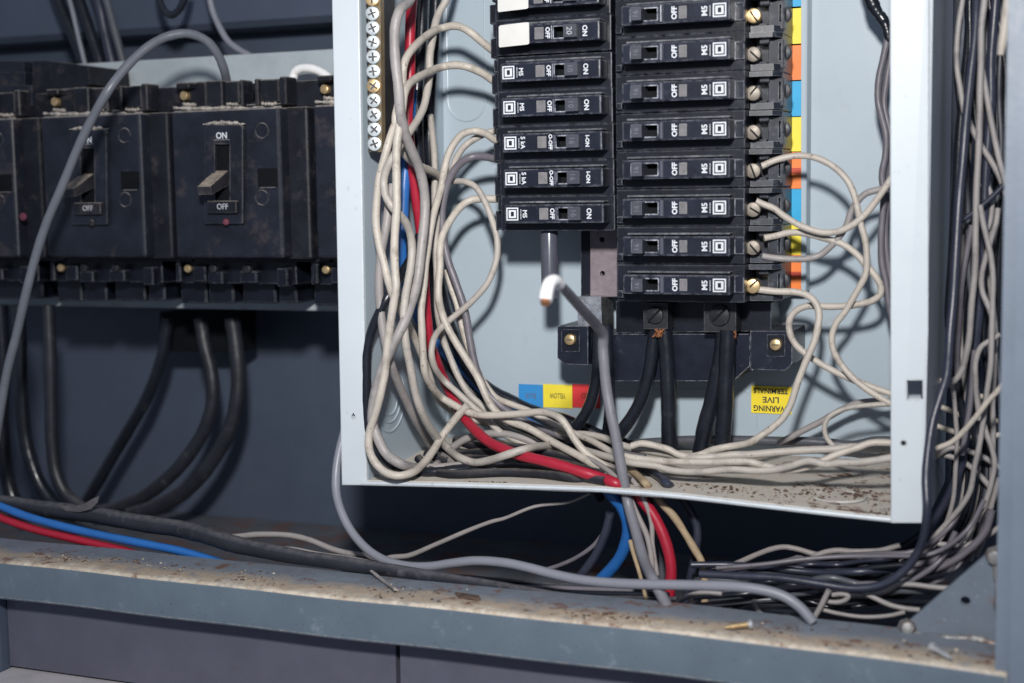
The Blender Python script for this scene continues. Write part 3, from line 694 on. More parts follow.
# ================================================================== BIG BREAKERS ON THE LEFT
YC, YBD, YTOP = -.037, -.018, -.029
def big_breaker():
    z = lambda py, Y: P(230, py, Y).z
    xl_, xr_ = P(173, 180, YC).x, P(281.5, 180, YC).x
    pitch = xl_-P(43, 180, YC).x
    e = empty('moulded_breaker', (xl_, YM, z(300, YBD)), 'x', 'circuit breaker')
    bm = bmesh.new(); box(bm, xl_-.001, xl_+pitch-.0022, YBD, YM-.0005, z(262, YBD), z(84, YBD), .0012, 2); box(bm, xl_-.0002, xl_+pitch-.0085, -.028, YBD+.001, z(259, -.028), z(109.5, -.028), .0015, 2); obj('case', bm, 'mouldtop', e)
    bm = bmesh.new(); box(bm, xl_, xr_, YC, YBD-.0002, z(258.5, YC), z(108.5, YC), .0022, 3); cov = obj('cover', bm, 'mould', e)
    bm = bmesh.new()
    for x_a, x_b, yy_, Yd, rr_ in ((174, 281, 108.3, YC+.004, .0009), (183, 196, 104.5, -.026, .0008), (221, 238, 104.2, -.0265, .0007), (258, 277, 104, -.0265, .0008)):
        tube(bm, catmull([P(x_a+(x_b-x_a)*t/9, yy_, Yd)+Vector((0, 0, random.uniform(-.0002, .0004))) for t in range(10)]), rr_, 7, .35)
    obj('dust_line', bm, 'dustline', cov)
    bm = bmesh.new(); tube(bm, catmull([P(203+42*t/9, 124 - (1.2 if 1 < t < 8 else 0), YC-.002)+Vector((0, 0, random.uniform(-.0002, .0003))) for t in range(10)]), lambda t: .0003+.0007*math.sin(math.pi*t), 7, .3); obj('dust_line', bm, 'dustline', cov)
    # top terminal row: notched blocks
    W = xr_-xl_
    def tx(px, Y): return P(px, 95, Y).x
    for a, b_, y0, y1, Y in ((176, 189, 80, 86, -.03), (189, 206, 80, 107, -.0215), (206, 222, 79.5, 107, -.031), (222.5, 239, 81, 104, -.027), (239.5, 242.5, 80, 107, -.030), (254.5, 258, 80, 107, -.03), (258.5, 279, 81, 104, -.027), (279.5, 286, 79, 107, -.031)):
        bm = bmesh.new(); box(bm, tx(a, Y), tx(b_, Y), Y, YBD-.0002, z(y1, Y), z(y0, Y), .0007); obj('terminal_barrier', bm, 'mouldtop', e)
    bm = bmesh.new(); box(bm, tx(176, -.026), tx(284, -.026), -.026, YBD-.0002, z(109, -.026), z(105, -.026), .0006); obj('terminal_ledge', bm, 'mould', e)
    bm = bmesh.new(); cyl(bm, P(187, 96, -.020), (0, -1, 0), .0029, .004, 16, bev=.001); obj('terminal_screw', bm, 'brass', e, True)
    bm = bmesh.new(); cyl(bm, P(248.5, 96, -.019), (0, -1, 0), .0046, .0015, 18); obj('screw_well', bm, 'hole', e, True)
    # escutcheon frame, slot, toggle
    ec = YC-.0035
    E = lambda px, py, Y=ec: P(px, py, Y)
    pb = plate([E(204, 224), E(243, 224), E(243, 128), E(240, 124.5), E(207, 124.5), E(204, 128)], [[E(214, 212), E(230.5, 212), E(230.5, 143), E(214, 143)]], .0033); bevel_all(pb, .0007, 2)
    esc = obj('escutcheon', pb, 'mould', cov)
    bm = bmesh.new(); a = E(213, 213, YC-.0004); b_ = E(232, 142, YC-.0004); box(bm, a.x, b_.x, YC-.0008, YC-.0002, a.z, b_.z); obj('slot_floor', bm, 'hole', esc)
    # toggle pointing down and out to the camera
    bm = bmesh.new(); r0 = E(222.5, 176, YC); hx = .0046
    pr = [(YC-.0009, r0.z+.0030), (YC-.0009, r0.z-.0052), (YC-.018, r0.z-.0105), (YC-.0192, r0.z-.0060)]
    vs = []
    for sx_, tw in ((-1, 0), (1, 0)):
        vs.append([bm.verts.new((r0.x+sx_*hx*(1 if i < 2 else .95), y_, z_)) for i, (y_, z_) in enumerate(pr)])
    bm.faces.new(vs[0]); bm.faces.new(vs[1][::-1])
    for i in range(4): bm.faces.new((vs[0][i], vs[0][(i+1) % 4], vs[1][(i+1) % 4], vs[1][i]))
    bevel_all(bm, .0008, 2); obj('toggle', bm, 'toggle', cov)
    obj('lettering', text_bm('ON', .0050, E(221.5, 135.5, ec-.00005), 0, .0001, .95, .0001), 'print_', esc)
    bm = bmesh.new(); a = E(214, 140.2, ec-.0001); b_ = E(229.5, 139.4, ec-.0001); box(bm, a.x, b_.x, ec-.00015, ec+.0001, a.z, b_.z); obj('underline', bm, 'dimprint', esc)
    obj('lettering', text_bm('OFF', .0046, E(222.5, 206.5, ec-.0036), 0, .00002, .95, .0001), 'dimprint', esc)
    bm = bmesh.new(); a = E(207, 213.5, ec-.0035); b_ = E(236, 200.5, ec-.0035); box(bm, a.x, b_.x, ec-.0035, ec-.0002, a.z, b_.z, .0005); obj('off_plate', bm, 'mouldtop', esc)
    bm = bmesh.new(); cyl(bm, P(226.5, 222, ec-.0003), (0, -1, 0), .0019, .0012, 14, bev=.0005); obj('trip_button', bm, 'redlamp', esc, True)
    # pocket on the right of the cover, its shade a black patch, and pressed circle
    bm = bmesh.new(); a = P(258, 187, YC-.0002); b_ = P(277, 168, YC-.0002); box(bm, a.x, b_.x, YC-.0002, YC+.001, a.z, b_.z); pk = obj('pocket', bm, 'hole', cov)
    bm = bmesh.new(); a = P(260, 189, YC-.001); b_ = P(275, 187, YC-.001); box(bm, a.x, b_.x, YC-.0012, YC+.001, a.z, b_.z, .0003); obj('pocket_ledge', bm, 'mould', pk)
    bm = bmesh.new(); ring(bm, P(262, 131, YC), (0, 1, 0), .0042, .0005, 28, 6); ring(bm, P(262, 198, YC), (0, 1, 0), .0042, .0005, 28, 6); obj('pressed_circle', bm, 'mould', cov, True)
    # bottom terminal row
    YL = -.018
    for a, b_, y0, y1 in ((176, 180, 263, 282), (193, 205, 266, 282), (208, 222, 272, 284), (240, 256, 271, 283), (277, 287, 268, 287)):
        bm = bmesh.new(); A_ = P(a, y1, YL); B_ = P(b_, y0, YL); box(bm, A_.x, B_.x, YL, YM-.001, A_.z, B_.z, .0007); obj('terminal_barrier', bm, 'shoulder', e)
    bm = bmesh.new(); A_ = P(176, 283, -.012); B_ = P(296, 262, -.012); box(bm, A_.x, B_.x, -.012, YM-.001, A_.z, B_.z+.004, .0005); obj('terminal_back', bm, 'shoulder', e)
    for px, mt in ((189, 'brass'), (214, 'darkmetal'), (248, 'darkmetal')):
        bm = bmesh.new(); cyl(bm, P(px, 268.5, -.0185), (0, -1, 0), .0026, .002, 16, bev=.0008); obj('terminal_screw', bm, mt, e, True)
    for a, b_ in ((181, 206), (209, 233), (243, 275), (279, 296)):
        bm = bmesh.new(); A_ = P(a, 303, .0); B_ = P(b_, 281, .0); box(bm, A_.x, B_.x, .0, YM-.001, A_.z, B_.z, .0008); obj('lug', bm, 'shoulder', e)
    return e, pitch
bigp, pitch = big_breaker()
bl = {0: 'big black moulded breaker with white ON lettering, lever down, third from the left edge',
      -1: 'big black moulded breaker crossed by the arching grey cable, its lever dusty',
      -2: 'big black breaker cut by the left edge of the frame, red button showing',
      1: 'big black breaker half hidden behind the white left flange of the box'}
for k in (0, -1, -2, 1):
    b = bigp if k == 0 else copy_tree(bigp)
    b.location.x = bigp.location.x+k*pitch
    tag(b, bl[k], 'circuit breaker', 'big moulded breakers on the pale plate')
    if k == 1:        # the box stands in the way: this one is narrower
        for c1 in list(b.children_recursive):
            bm = bmesh.new(); bm.from_mesh(c1.data); lim = xw_b-.006-b.location.x
            off_ = 0
            p_ = c1
            while p_ is not None and p_ is not b: off_ += p_.location.x; p_ = p_.parent
            if p_ is None: bm.free(); bpy.data.objects.remove(c1); continue
            bmesh.ops.bisect_plane(bm, geom=bm.verts[:]+bm.edges[:]+bm.faces[:], plane_co=(lim-off_, 0, 0), plane_no=(1, 0, 0), clear_outer=True)
            if not bm.verts: bpy.data.objects.remove(c1); bm.free(); continue
            bmesh.ops.holes_fill(bm, edges=[e for e in bm.edges if e.is_boundary])
            c1.data = c1.data.copy(); bm.to_mesh(c1.data); bm.free()
    if k == -2:
        for c1 in b.children_recursive:
            if c1.name.startswith('trip_button'): c1.location = c1.location+Vector((P(11, 238, YC).x-(P(226.5, 222, YC).x-2*pitch), 0, P(11, 238, YC).z-P(11, 222, YC).z)); c1.scale = (1.3, 1, 1.3)
    if k == 0:
        for c1 in b.children_recursive:
            if c1.name.startswith('trip_button'): c1.data = c1.data.copy(); c1.data.materials[0] = MAT['redbutton_dark']
    if k == -1:
        for c1 in list(b.children_recursive):
            if c1.name.startswith('trip_button'): c1.data = c1.data.copy(); c1.data.materials[0] = MAT['mouldtop']
bm = bmesh.new(); prism(bm, Q((33, 61, -.012), (46, 60.5, -.012), (88, 66, -.012), (90, 84, -.012), (33, 108, -.012)), Vector((0, .04, 0))); bevel_all(bm, .0006)
tag(obj('terminal_shield', bm, 'mouldtop'), 'dark wedge-shaped shield standing above the first two big breakers', 'shield')
tb = empty('terminal_cover', P(5, 84, 0), 'dusty stepped black cover above the big breaker cut by the left edge', 'cover')
for i, (a, b_, c_, d_, Y) in enumerate(((-60, 24, 61, 72, -.005), (-60, 25, 72.5, 85, -.013), (-60, 32, 85.5, 106, -.0215))):
    bm = bmesh.new(); prism(bm, Q((a, c_, Y), (b_, c_, Y), (b_, d_, Y), (a, d_, Y)), Vector((0, .024, 0))); bevel_all(bm, .0008); obj('step', bm, 'mould', tb)
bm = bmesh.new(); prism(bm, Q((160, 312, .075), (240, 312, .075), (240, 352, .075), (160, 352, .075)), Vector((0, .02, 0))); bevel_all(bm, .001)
tag(obj('cable_block', bm, 'hole'), 'black block in the shadow below the pale plate, cables hanging from it', 'terminal block')  # near-black puts the surrounding shadow's darkness into its colour

# ================================================================== WIRES
def lippy(px):
    for (a, b), (c, d) in zip(sillpx, sillpx[1:]):
        if a <= px <= c: return b+(d-b)*(px-a)/(c-a)
    return 1e9
def fit(pts, r, inbox=True):
    """pixel+depth way-points -> world points; slide a point towards the camera until it clears the box sheets"""
    ys = [p[2] if len(p) > 2 else None for p in pts]
    ks = [i for i, y in enumerate(ys) if y is not None]
    for i in range(len(ys)):
        if ys[i] is None:
            lo = max([k for k in ks if k < i], default=None); hi = min([k for k in ks if k > i], default=None)
            if lo is None: ys[i] = ys[hi]
            elif hi is None: ys[i] = ys[lo]
            else: ys[i] = pts[lo][2]+(pts[hi][2]-pts[lo][2])*(i-lo)/(hi-lo)
    out = []
    for p, Y in zip(pts, ys):
        w = P(p[0], p[1], Y); p0Y = Y
        if inbox and len(p) < 4 and p[1] < lippy(p[0])-3:
            lim = YF+.010-.26*abs(p0Y) if p[0] < 455 else YF+.0055
            for _ in range(120):
                if (w.z > zsill(w.x, w.y)+r and w.x > xwall(w.z)+max(r, .42*abs(p0Y)) and w.y < -r) or Y < lim: break
                Y -= .001; w = P(p[0], p[1], Y)
        out.append(w)
    return out
def wire(name, label, cat, group, mat, rpx, pts, Y=None, inbox=True, wob=.025, sub=6, taper=None, n=12):
    if Y is not None: pts = [tuple(pts[0][:2])+(Y,)]+list(pts[1:]) if len(pts[0]) < 3 else pts
    m = pts[len(pts)//2]; r = .92*rpx*pxscale(m[0], m[1], Y if Y is not None else -.06)
    path = catmull(fit(pts, r, inbox), sub)
    bm = bmesh.new(); tube(bm, path, (lambda t: r*taper(t)) if taper else r, n, wob)
    return tag(obj(name, bm, mat, None, True, angle=60), label, cat, group)
GL = 'wires bundled down the left side of the box'
GR = 'wires looping beside the right breaker column'
GC = 'wires in the gap between box and corner post'
GT = 'wires heaped in the bottom of the cabinet'
# --- left bundle, from the back forwards
wire('cable', 'thick black cable running down behind the red wire, left one of a pair', 'cable', GL, 'blk', 6.5,
     [(424, -30), (421, 40), (417, 90), (418, 150), (421, 200), (425, 240), (431, 290), (437, 330), (448, 360), (462, 380), (485, 404), (515, 424), (545, 437), (580, 447)], -.014)
wire('cable', 'thick black cable running down behind the cream loops, right one of a pair', 'cable', GL, 'blk', 6.5,
     [(437, -30), (434, 40), (430, 90), (429, 140), (432, 190), (436, 240), (441, 290), (450, 325), (463, 358), (478, 380), (496, 393), (512, 401), (530, 410), (550, 416), (566, 420.5), (583, 428), (602, 436), (625, 444)], -.016)
wire('wire', 'blue wire glimpsed between the cream wires, coming out below the box lip', 'wire', GL, 'bluew', 6,
     [(412, 90, -.018), (407, 150), (404.5, 180), (403, 215), (401, 245), (405, 280), (418, 315), (437, 343), (456, 364), (478, 388), (505, 409), (540, 430, -.012), (570, 447, -.010, 0), (592, 464, -.025, 0), (603, 480, -.055, 0), (611, 494, -.085), (621.5, 507), (627.4, 522), (626.5, 540), (619.5, 558), (605.4, 575), (584, 592, -.07), (565, 604)], -.018)
wire('cable', 'thick red cable running down the left bundle and out under the box lip', 'cable', GL, 'redw', 5.4,
     [(414, -30, -.024), (412.5, 0), (410.5, 22), (410, 50), (410, 78), (408, 105), (408, 125), (410, 145), (413, 170), (416.5, 200), (420, 224), (424, 275), (426.5, 315), (430, 342), (436, 360), (444, 380, -.034), (453, 398, -.044), (464, 417, -.055), (476, 431, -.064), (489, 442, -.072), (503.4, 449, -.079), (521, 455.5, -.084), (540, 460, -.088), (561, 465.5, -.090), (583, 472.5, -.091), (600, 477.5, -.091), (617, 484, -.091), (629, 491, -.086, 0), (636, 494.5, -.088), (652, 513), (664, 537), (671, 566), (669, 598, -.09), (667, 615)], -.024)
wire('wire', 'pale dusty wire behind the red cable, ending beside the pressed slot', 'wire', GL, 'cream2', 3.6,
     [(430, 115), (432, 130), (434, 150), (435, 175), (434.5, 200), (436, 225), (437, 245), (438.5, 262), (437, 290)], -.028)
wire('wire', 'grey wire at the far left of the bundle, behind the cream wires', 'wire', GL, 'greige', 4.4,
     [(392, 185), (389, 205), (386, 228), (381, 252), (379, 285), (380.5, 310), (384, 335), (389, 358), (394.5, 374), (403, 394), (413, 415), (423, 432), (434, 447), (448, 460), (465, 466)], -.03)
wire('wire', 'cream wire of the bundle nearest the white flange, crossing to the right low down', 'wire', GL, 'cream', 4,
     [(402, 105), (396, 122), (390, 138), (385, 156), (380, 174), (377, 198), (376, 222), (379, 244), (384, 263), (388, 280), (393, 296), (400, 309), (409, 326), (417, 343), (424, 360), (430, 378), (437, 397), (451, 410), (466, 418), (490, 424)], -.036)
wire('wire', 'cream wire dropping from the top, crossing behind the thick pale wire to the lower left', 'wire', GL, 'cream2', 4.1,
     [(453, -25), (446, 0), (439, 13), (434.7, 26), (432, 41), (429.6, 58), (429.4, 76), (427, 92), (424, 106), (417.5, 120), (409, 132.5), (401, 144), (392.5, 158), (386, 171), (383.8, 183), (386, 196), (393, 208), (403.5, 219), (410, 233), (412, 248), (410.5, 268), (408, 282), (405.5, 296), (404, 312), (404.5, 330), (406.5, 348), (410.5, 368), (414, 388), (420, 408), (429, 426), (439, 439), (448, 448.5, -.06), (459.6, 457.5, -.075), (474, 462.5, -.08), (489, 460.5, -.084), (506, 455, -.089), (522, 450, -.087), (538, 446.5, -.072), (556, 446, -.05)], -.037)
wire('wire', 'beige wire curving from a breaker out to the right and back into the bundle', 'wire', GL, 'cream2', 3.5,
     [(446, 184, -.034), (453.7, 181.5), (468, 182.5, -.04), (477, 188.5), (484.5, 201), (492, 219.5), (497, 238.6), (497, 256), (493, 271), (487, 284), (477, 296), (467, 306), (454, 316.5), (441, 328), (433.5, 340, -.05), (431.5, 353), (434.5, 367), (444.5, 381), (456.7, 392), (470, 404), (482, 414.5), (492, 424.5), (501, 432.5), (517, 441), (536, 449), (552, 455), (570, 462)], -.04)
wire('wire', 'stained cream wire in the middle of the bundle, continuing far right along the bottom', 'wire', GL, 'cream', 3.5,
     [(446, 270), (451, 287), (456.7, 304), (460.5, 320), (464, 335), (470, 352), (479, 373), (487, 387), (496, 397.5), (512, 404.6), (528, 410.5), (543, 418.5), (559, 426.5), (577, 434.5, -.05), (594, 442), (611, 451.5), (623.4, 456, -.078), (644, 459.2), (666, 461.3), (688, 462), (717, 462), (750, 462, -.085), (765, 466), (782, 469.8), (798, 469), (816, 464), (831, 456.8), (845, 451.5), (858.5, 447.2), (871, 443), (890, 443, -.07), (905, 446)], -.036)
wire('wire', 'cream wire doubling its neighbour into the breaker marked O-OFF, then down the bundle', 'wire', GL, 'cream2', 3.6,
     [(502, 131, -.03), (492, 131.5), (478, 137), (466, 145, -.04), (457.5, 156), (452, 169), (446.5, 183), (441, 201), (437, 221), (435.3, 241), (436.5, 262), (437, 285), (438, 315), (443.5, 340), (450, 357), (458, 376), (469, 394), (482, 406), (496, 420.5), (509, 430), (525.4, 437), (539, 444), (552, 451.5), (568, 459.5), (590, 470)], -.04)
wire('wire', 'cream loop reaching down from the O-OFF breaker, crossing in front of the dark wires', 'wire', GL, 'cream', 3.9,
     [(505, 143, -.03), (495, 140), (486, 134), (475, 131, -.043), (463, 134), (454.5, 143), (448.5, 154.5), (444.5, 169), (441.5, 186), (436.5, 204), (432.5, 219), (429, 240), (425.8, 262), (424.3, 280), (423, 293), (421.3, 308), (421.8, 328), (423, 352), (425, 373), (432, 387), (442.5, 398, -.055), (454, 405), (466, 411.3), (480, 415), (502, 415), (524, 413.5), (539, 412), (551, 413.5), (561, 419, -.07), (568, 428), (574.5, 439), (583, 450), (594, 459.5), (606, 466.5), (618, 475)], -.047)
wire('wire', 'cream wire looping from the second lowest left breaker down to the bottom', 'wire', GL, 'cream', 4.1,
     [(505, 199, -.03), (495, 199), (482, 198.8), (470, 200.5, -.043), (460, 207.5), (451, 219.5), (443, 234), (440, 250), (440, 268), (438.5, 285), (438.8, 299), (442, 313), (447, 326), (455, 341), (465, 357), (474, 371), (480.5, 383), (486, 396), (493, 408), (501, 416), (510, 421.5), (527, 427.5), (545, 437.5, -.06), (562, 447), (577, 455), (594, 465, -.075), (609, 475, -.08)], -.05)
wire('wire', 'dark mauve wire arching from a left breaker and down the right of the bundle', 'wire', GL, 'mauve', 4.2,
     [(505, 160, -.03), (496, 159), (485, 156.8), (472, 157, -.045), (461, 163), (452, 173.5), (446.5, 187), (442.5, 207), (442, 224), (444, 242), (448.5, 262), (453.7, 276.5), (458.5, 290), (463.5, 305), (467, 321), (469.5, 338), (473, 356), (479, 377), (487.5, 392.5), (499, 404.5), (512, 414), (530, 424, -.045), (550, 432), (575, 440), (600, 447)], -.05)
wire('wire', 'cream loop arching highest from the top left breaker, over the red cable', 'wire', GL, 'cream', 4.2,
     [(505, 56, -.03), (494, 51), (485, 44.5), (470, 32, -.045), (457, 26), (442, 28), (429, 34), (417, 44), (408, 55), (403.8, 65), (402.5, 80), (399, 100), (395.5, 120), (397.5, 137), (404, 153), (414, 163), (425, 168.5), (437, 174, -.036), (444, 181)], -.046)
wire('wire', 'cream loop with brown specks, second loop from the top over the red cable', 'wire', GL, 'cream', 4.2,
     [(505, 86, -.03), (493.5, 80.5), (482, 73), (468, 67, -.045), (455, 65), (442, 67), (429, 72), (417, 78), (408.5, 85), (404.5, 93), (402, 110), (399, 128), (396.5, 150), (396.5, 180), (396.7, 209), (395, 231), (394.4, 253), (395.3, 274), (396, 288), (393, 307), (390, 326), (387, 349), (385, 372), (381.5, 390, -.066), (376, 411.5), (370, 431), (368.6, 441), (370, 452), (376, 463.5), (386, 472.5), (398, 475.8), (411, 473), (423, 464), (433, 451), (442, 436.5), (451, 424.5), (460, 413.5, -.06), (468, 405)], -.048)
wire('wire', 'thickest pale wire of the bundle, in front from top to lower left', 'wire', GL, 'taupe_shaded', 5.2,
     [(420, -30), (410, 0), (400, 10), (395.5, 24), (394.6, 45), (396, 67), (398.5, 88), (400, 109), (404, 130), (411, 149), (419, 168), (423.3, 185), (425, 202), (424.5, 219), (422.3, 240), (419.8, 262), (417.5, 280), (413, 298), (405, 321), (394, 343), (383.5, 366), (376, 390), (372.5, 411), (373, 424), (377, 436), (386, 453.5), (400, 463.5), (418, 468), (440, 468), (466, 466), (482, 467, -.055, 0), (505, 469, -.03, 0)], -.058)
wire('wire', 'black wire slanting down to the white flange behind the pale wires', 'wire', GL, 'blk', 4.8,
     [(420, 235, -.03), (412, 255), (402, 274), (390, 293), (380, 311), (371, 333), (367, 352), (366.5, 375), (367, 405), (369, 430), (374, 443), (381, 455), (393, 465), (408, 470), (430, 472), (455, 470), (485, 466), (515, 463), (545, 462)], -.045)
wire('cable', 'dark cable lying along the dusty bottom sheet at the left', 'cable', GL, 'dustblk', 4.5,
     [(445, 470), (463, 468), (480, 468.5), (495, 469), (512, 466.5), (530, 468), (550, 471), (575, 476), (605, 481)], -.05)
wire('wire', 'grey wire rising from the bottom sheet and bending right under the cream wires', 'wire', GL, 'greige', 4.2,
     [(436, 466, -.05), (443, 456), (454, 446.5), (466, 439), (480, 435), (496, 433.5), (515, 436), (535, 443), (560, 455)], -.045)
for pts in ([(425, 452), (445, 461), (470, 458), (500, 459), (535, 464), (570, 470), (594, 476), (608, 486, -.08, 0), (618, 500, -.07)], [(440, 450), (460, 454), (480, 452), (510, 454), (545, 460), (580, 467), (606, 474), (622, 484, -.08, 0), (632, 500, -.07)], [(455, 440), (475, 446), (500, 446), (530, 449), (565, 457), (600, 468), (625, 478), (642, 490, -.08, 0), (650, 505, -.07)], [(418, 458), (430, 470), (450, 474), (475, 473.5), (505, 472.5), (540, 474), (570, 477.5), (590, 483, -.085, 0), (600, 498, -.07)]):  # cables added to darken the shaded gap under the bundle
    wire('cable', 'added black cable deepening the shade under the cream bundle, on the bottom sheet', 'cable', 'added black cables under the cream bundle', 'mattblk', 4.6, pts, -.045)
# --- bottom bundle
GB = 'wires lying along the bottom of the box'
wire('wire', 'beige wire running right along the bottom bundle, just under the wavy cream one', 'wire', GB, 'cream2', 4,
     [(535, 432), (548, 432), (565, 434), (585, 434.5), (604, 438), (620, 444.5), (634, 448.5), (650, 451.2), (667, 454), (682, 457), (697, 458, -.072), (711, 457), (732, 455), (750, 454.6), (779, 452), (809, 450), (832, 449), (855, 447), (880, 449, -.06), (900, 450)], -.04)
wire('wire', 'beige wire lowest in the bottom bundle, above the rusty sheet', 'wire', GB, 'cream2', 3.9,
     [(585, 450), (605, 456), (629, 462.5, -.08), (656, 466), (670, 470), (688, 471.7), (710, 471), (732, 469), (752, 470.5), (772, 470), (790, 466), (808.6, 461), (826, 464.5), (838, 463), (856, 462.5), (875, 460.5), (890, 458, -.088), (905, 457)], -.06)
wire('cable', 'grey cable added as the shaded corner along the foot of the back plate', 'cable', GB, 'greydk', 5,
     [(590, 446), (640, 443), (690, 440), (740, 440), (779, 441), (809, 441.5), (829, 443), (853, 445), (875, 441), (905, 441)], -.012)  # added: dark grey stands for the shaded corner behind the bottom sheet
wire('wire', 'grey wire in the bottom bundle behind the cream ones, dusty and dark', 'wire', GB, 'mauve', 3.2,
     [(520, 428), (545, 433), (560, 439), (578, 441), (600, 446), (620, 452), (645, 457)], -.03)
wire('wire', 'pale wire beside the red cable going down through the box floor', 'wire', GB, 'greige', 3,
     [(560, 448, -.06), (580, 455), (597, 463), (612, 474, -.085), (624, 487, -.092), (637, 514), (647.5, 538), (652, 566), (650, 585)], -.06)
wire('wire', 'thin grey wire between the red cable and the light grey cable, going down', 'wire', GB, 'greige', 2.6,
     [(590, 455, -.06), (610, 465), (626, 474, -.08), (640, 491, -.09), (651, 520), (652.5, 545), (657, 575)], -.06)
wire('cord', 'tan cloth-like cord curving down behind the rail beside the red cable', 'cord', GB, 'tan', 4.2,
     [(615, 462, -.06), (630, 470), (640, 478, -.08), (646, 484, -.082), (653, 491, -.08, 0), (660, 502, -.085), (673.5, 516), (686, 535), (695, 550), (701.6, 562), (704.5, 578), (705, 594), (704.5, 612)], -.06, taper=lambda t: .95+.05*math.sin(t*40))
wire('wire', 'navy wire leaving the bottom bundle downwards, right of the tan cord', 'wire', GB, 'navy', 4.6,
     [(628, 461, -.05), (645, 468), (660, 477, -.07), (667, 483.5, -.075), (676, 492, -.07, 0), (690, 510, -.07), (697, 528), (696, 548), (692.5, 568), (688, 590), (684, 606)], -.05)
# --- main cables
GM = 'thick black main cables under the lugs'
wire('cable', 'thick black main cable just left of the light grey cable', 'cable', GM, 'blk', 6.3, [(598, 325, -.036), (597.5, 350, -.036), (596, 378), (590, 404), (579, 423), (563, 438), (545, 450)], -.036)
wire('cable', 'thick black main cable hidden behind the light grey cable', 'cable', GM, 'blk', 6, [(607, 325, -.036), (608, 355, -.036), (609.5, 385), (609.5, 415), (606, 440), (603, 460)], -.03)
wire('cable', 'thick black main cable curving left from the small slotted lug', 'cable', GM, 'blk', 7, [(655, 328, -.037), (653, 345, -.037), (649, 373), (640, 402), (627, 424), (612, 442), (598, 455)], -.037)
wire('cable', 'thick black main cable dropping straight from the small slotted lug', 'cable', GM, 'blk', 8.6, [(664, 328, -.037), (666.5, 350, -.037), (668.5, 393), (669, 430), (670, 455)], -.037)
wire('cable', 'thick black main cable spreading left from the big slotted lug', 'cable', GM, 'blk', 9, [(724, 330, -.038), (721, 360, -.038), (713, 398), (705, 428), (700, 455)], -.03)
wire('cable', 'thick black main cable dropping nearly straight from the big slotted lug', 'cable', GM, 'blk', 8.8, [(728, 330, -.042), (727, 360, -.042), (725.5, 393), (724, 425), (721, 455)], -.042)
# --- right loops
wire('cable', 'black taped cable end entering from the top behind the right flange', 'cable', GR, 'blk', 8, [(866, -25), (871, 0), (877, 12), (883, 20), (887, 30), (889, 42)], -.03, taper=lambda t: 1-.45*t, wob=.08)
wire('wire', 'dusky mauve wire hugging the right flange, the wavier of two', 'wire', GR, 'mauve', 3.7, [(880, 15), (887, 35), (884, 55), (879, 78), (878, 100), (882, 118), (886, 135), (885.5, 155), (882, 175), (884, 197), (882, 222), (881, 240), (882, 264), (886, 282), (889.5, 308), (895, 330)], -.03)
wire('wire', 'dusky mauve wire mostly hidden behind the right flange', 'wire', GR, 'mauve', 3.7, [(890, 20), (891, 50), (887, 78), (884, 104), (889, 130), (891, 160), (888, 190), (886, 215), (885.5, 240), (889, 270), (893, 300)], -.024)
wire('wire', 'grey-beige wire of two from the second lowest breaker, climbing to the flange', 'wire', GR, 'greige', 3.7, [(762, 256, -.047), (775, 258), (790, 259), (806, 258.8), (819, 255.5, -.04), (829, 248), (838, 238.5), (846.7, 225), (851, 212), (857, 202), (866, 193.5), (877, 190), (887, 187), (900, 175)], -.04)
wire('wire', 'cream wire arching over from the orange-row breaker, then down in a long S', 'wire', GR, 'cream', 3.6, [(762, 166, -.047), (773.4, 161), (788, 157), (800, 155.6, -.044), (813, 157), (826, 162), (839, 171), (848, 181.5), (854, 194.5), (857.5, 209), (861, 225), (865, 239), (866.8, 257), (865.7, 274), (860, 286), (852.5, 299), (845, 312), (836.4, 323), (832, 336), (833.5, 350), (841, 364), (851, 376), (861, 385), (879, 397), (892, 404), (905, 408)], -.034)
wire('wire', 'cream wire sagging from the lower blue-row breaker and rising behind the flange', 'wire', GR, 'cream', 3.7, [(756, 201, -.049), (764.6, 204.7), (774, 208.5), (784, 216), (795.4, 223, -.045), (808.6, 229), (823, 232.5), (838, 231.5), (852.5, 225), (860, 219), (867, 212.5), (877.4, 199), (889, 182), (900, 165)], -.042)
wire('wire', 'cream wire bending back on itself in a wide hook from the second lowest breaker', 'wire', GR, 'cream', 3.7, [(764, 238, -.047), (775, 236), (787, 233), (800, 232.5, -.04), (814.5, 235.5), (829, 239.5), (841, 243.5), (853, 251), (864, 262.5), (874.5, 275), (880.5, 285.5), (880, 294.5), (872, 300.8), (860, 304), (845, 306), (829, 306.6), (819, 306), (808, 306), (798, 309.5), (791, 316.5), (789, 325), (790.5, 335), (796, 345), (806, 354), (816, 361), (829, 368.6), (844, 376), (861, 383), (877.4, 389), (892, 394), (905, 398)], -.036)
wire('wire', 'cream wire from the lowest breaker crossing the warning label into the bottom bundle', 'wire', GR, 'cream', 3.8, [(752, 289, -.05), (762, 290, -.049), (776.4, 291.5), (794, 292), (806, 294.8, -.046), (815, 302), (819, 313), (818, 326), (814.5, 341), (806, 361), (797, 384.5), (790, 406), (782, 419), (773.4, 427), (762, 435, -.055), (750, 442.5), (740, 445), (726.5, 447, -.07), (711, 450.5), (699.6, 455), (688, 456.5), (678, 454.5), (669, 449.8), (656, 446), (641, 443.5), (632, 446, -.07)], -.042)
wire('wire', 'thin beige wire curling round in a C by the foot of the right flange', 'wire', GR, 'cream2', 2.8, [(905, 403), (889, 404), (871.6, 405), (852.5, 407), (839, 411), (829, 417, -.05), (824.7, 426), (826, 436), (832, 444.5), (844, 452), (858.4, 455.5), (874.5, 455.8), (890, 454.7), (905, 453)], -.042)
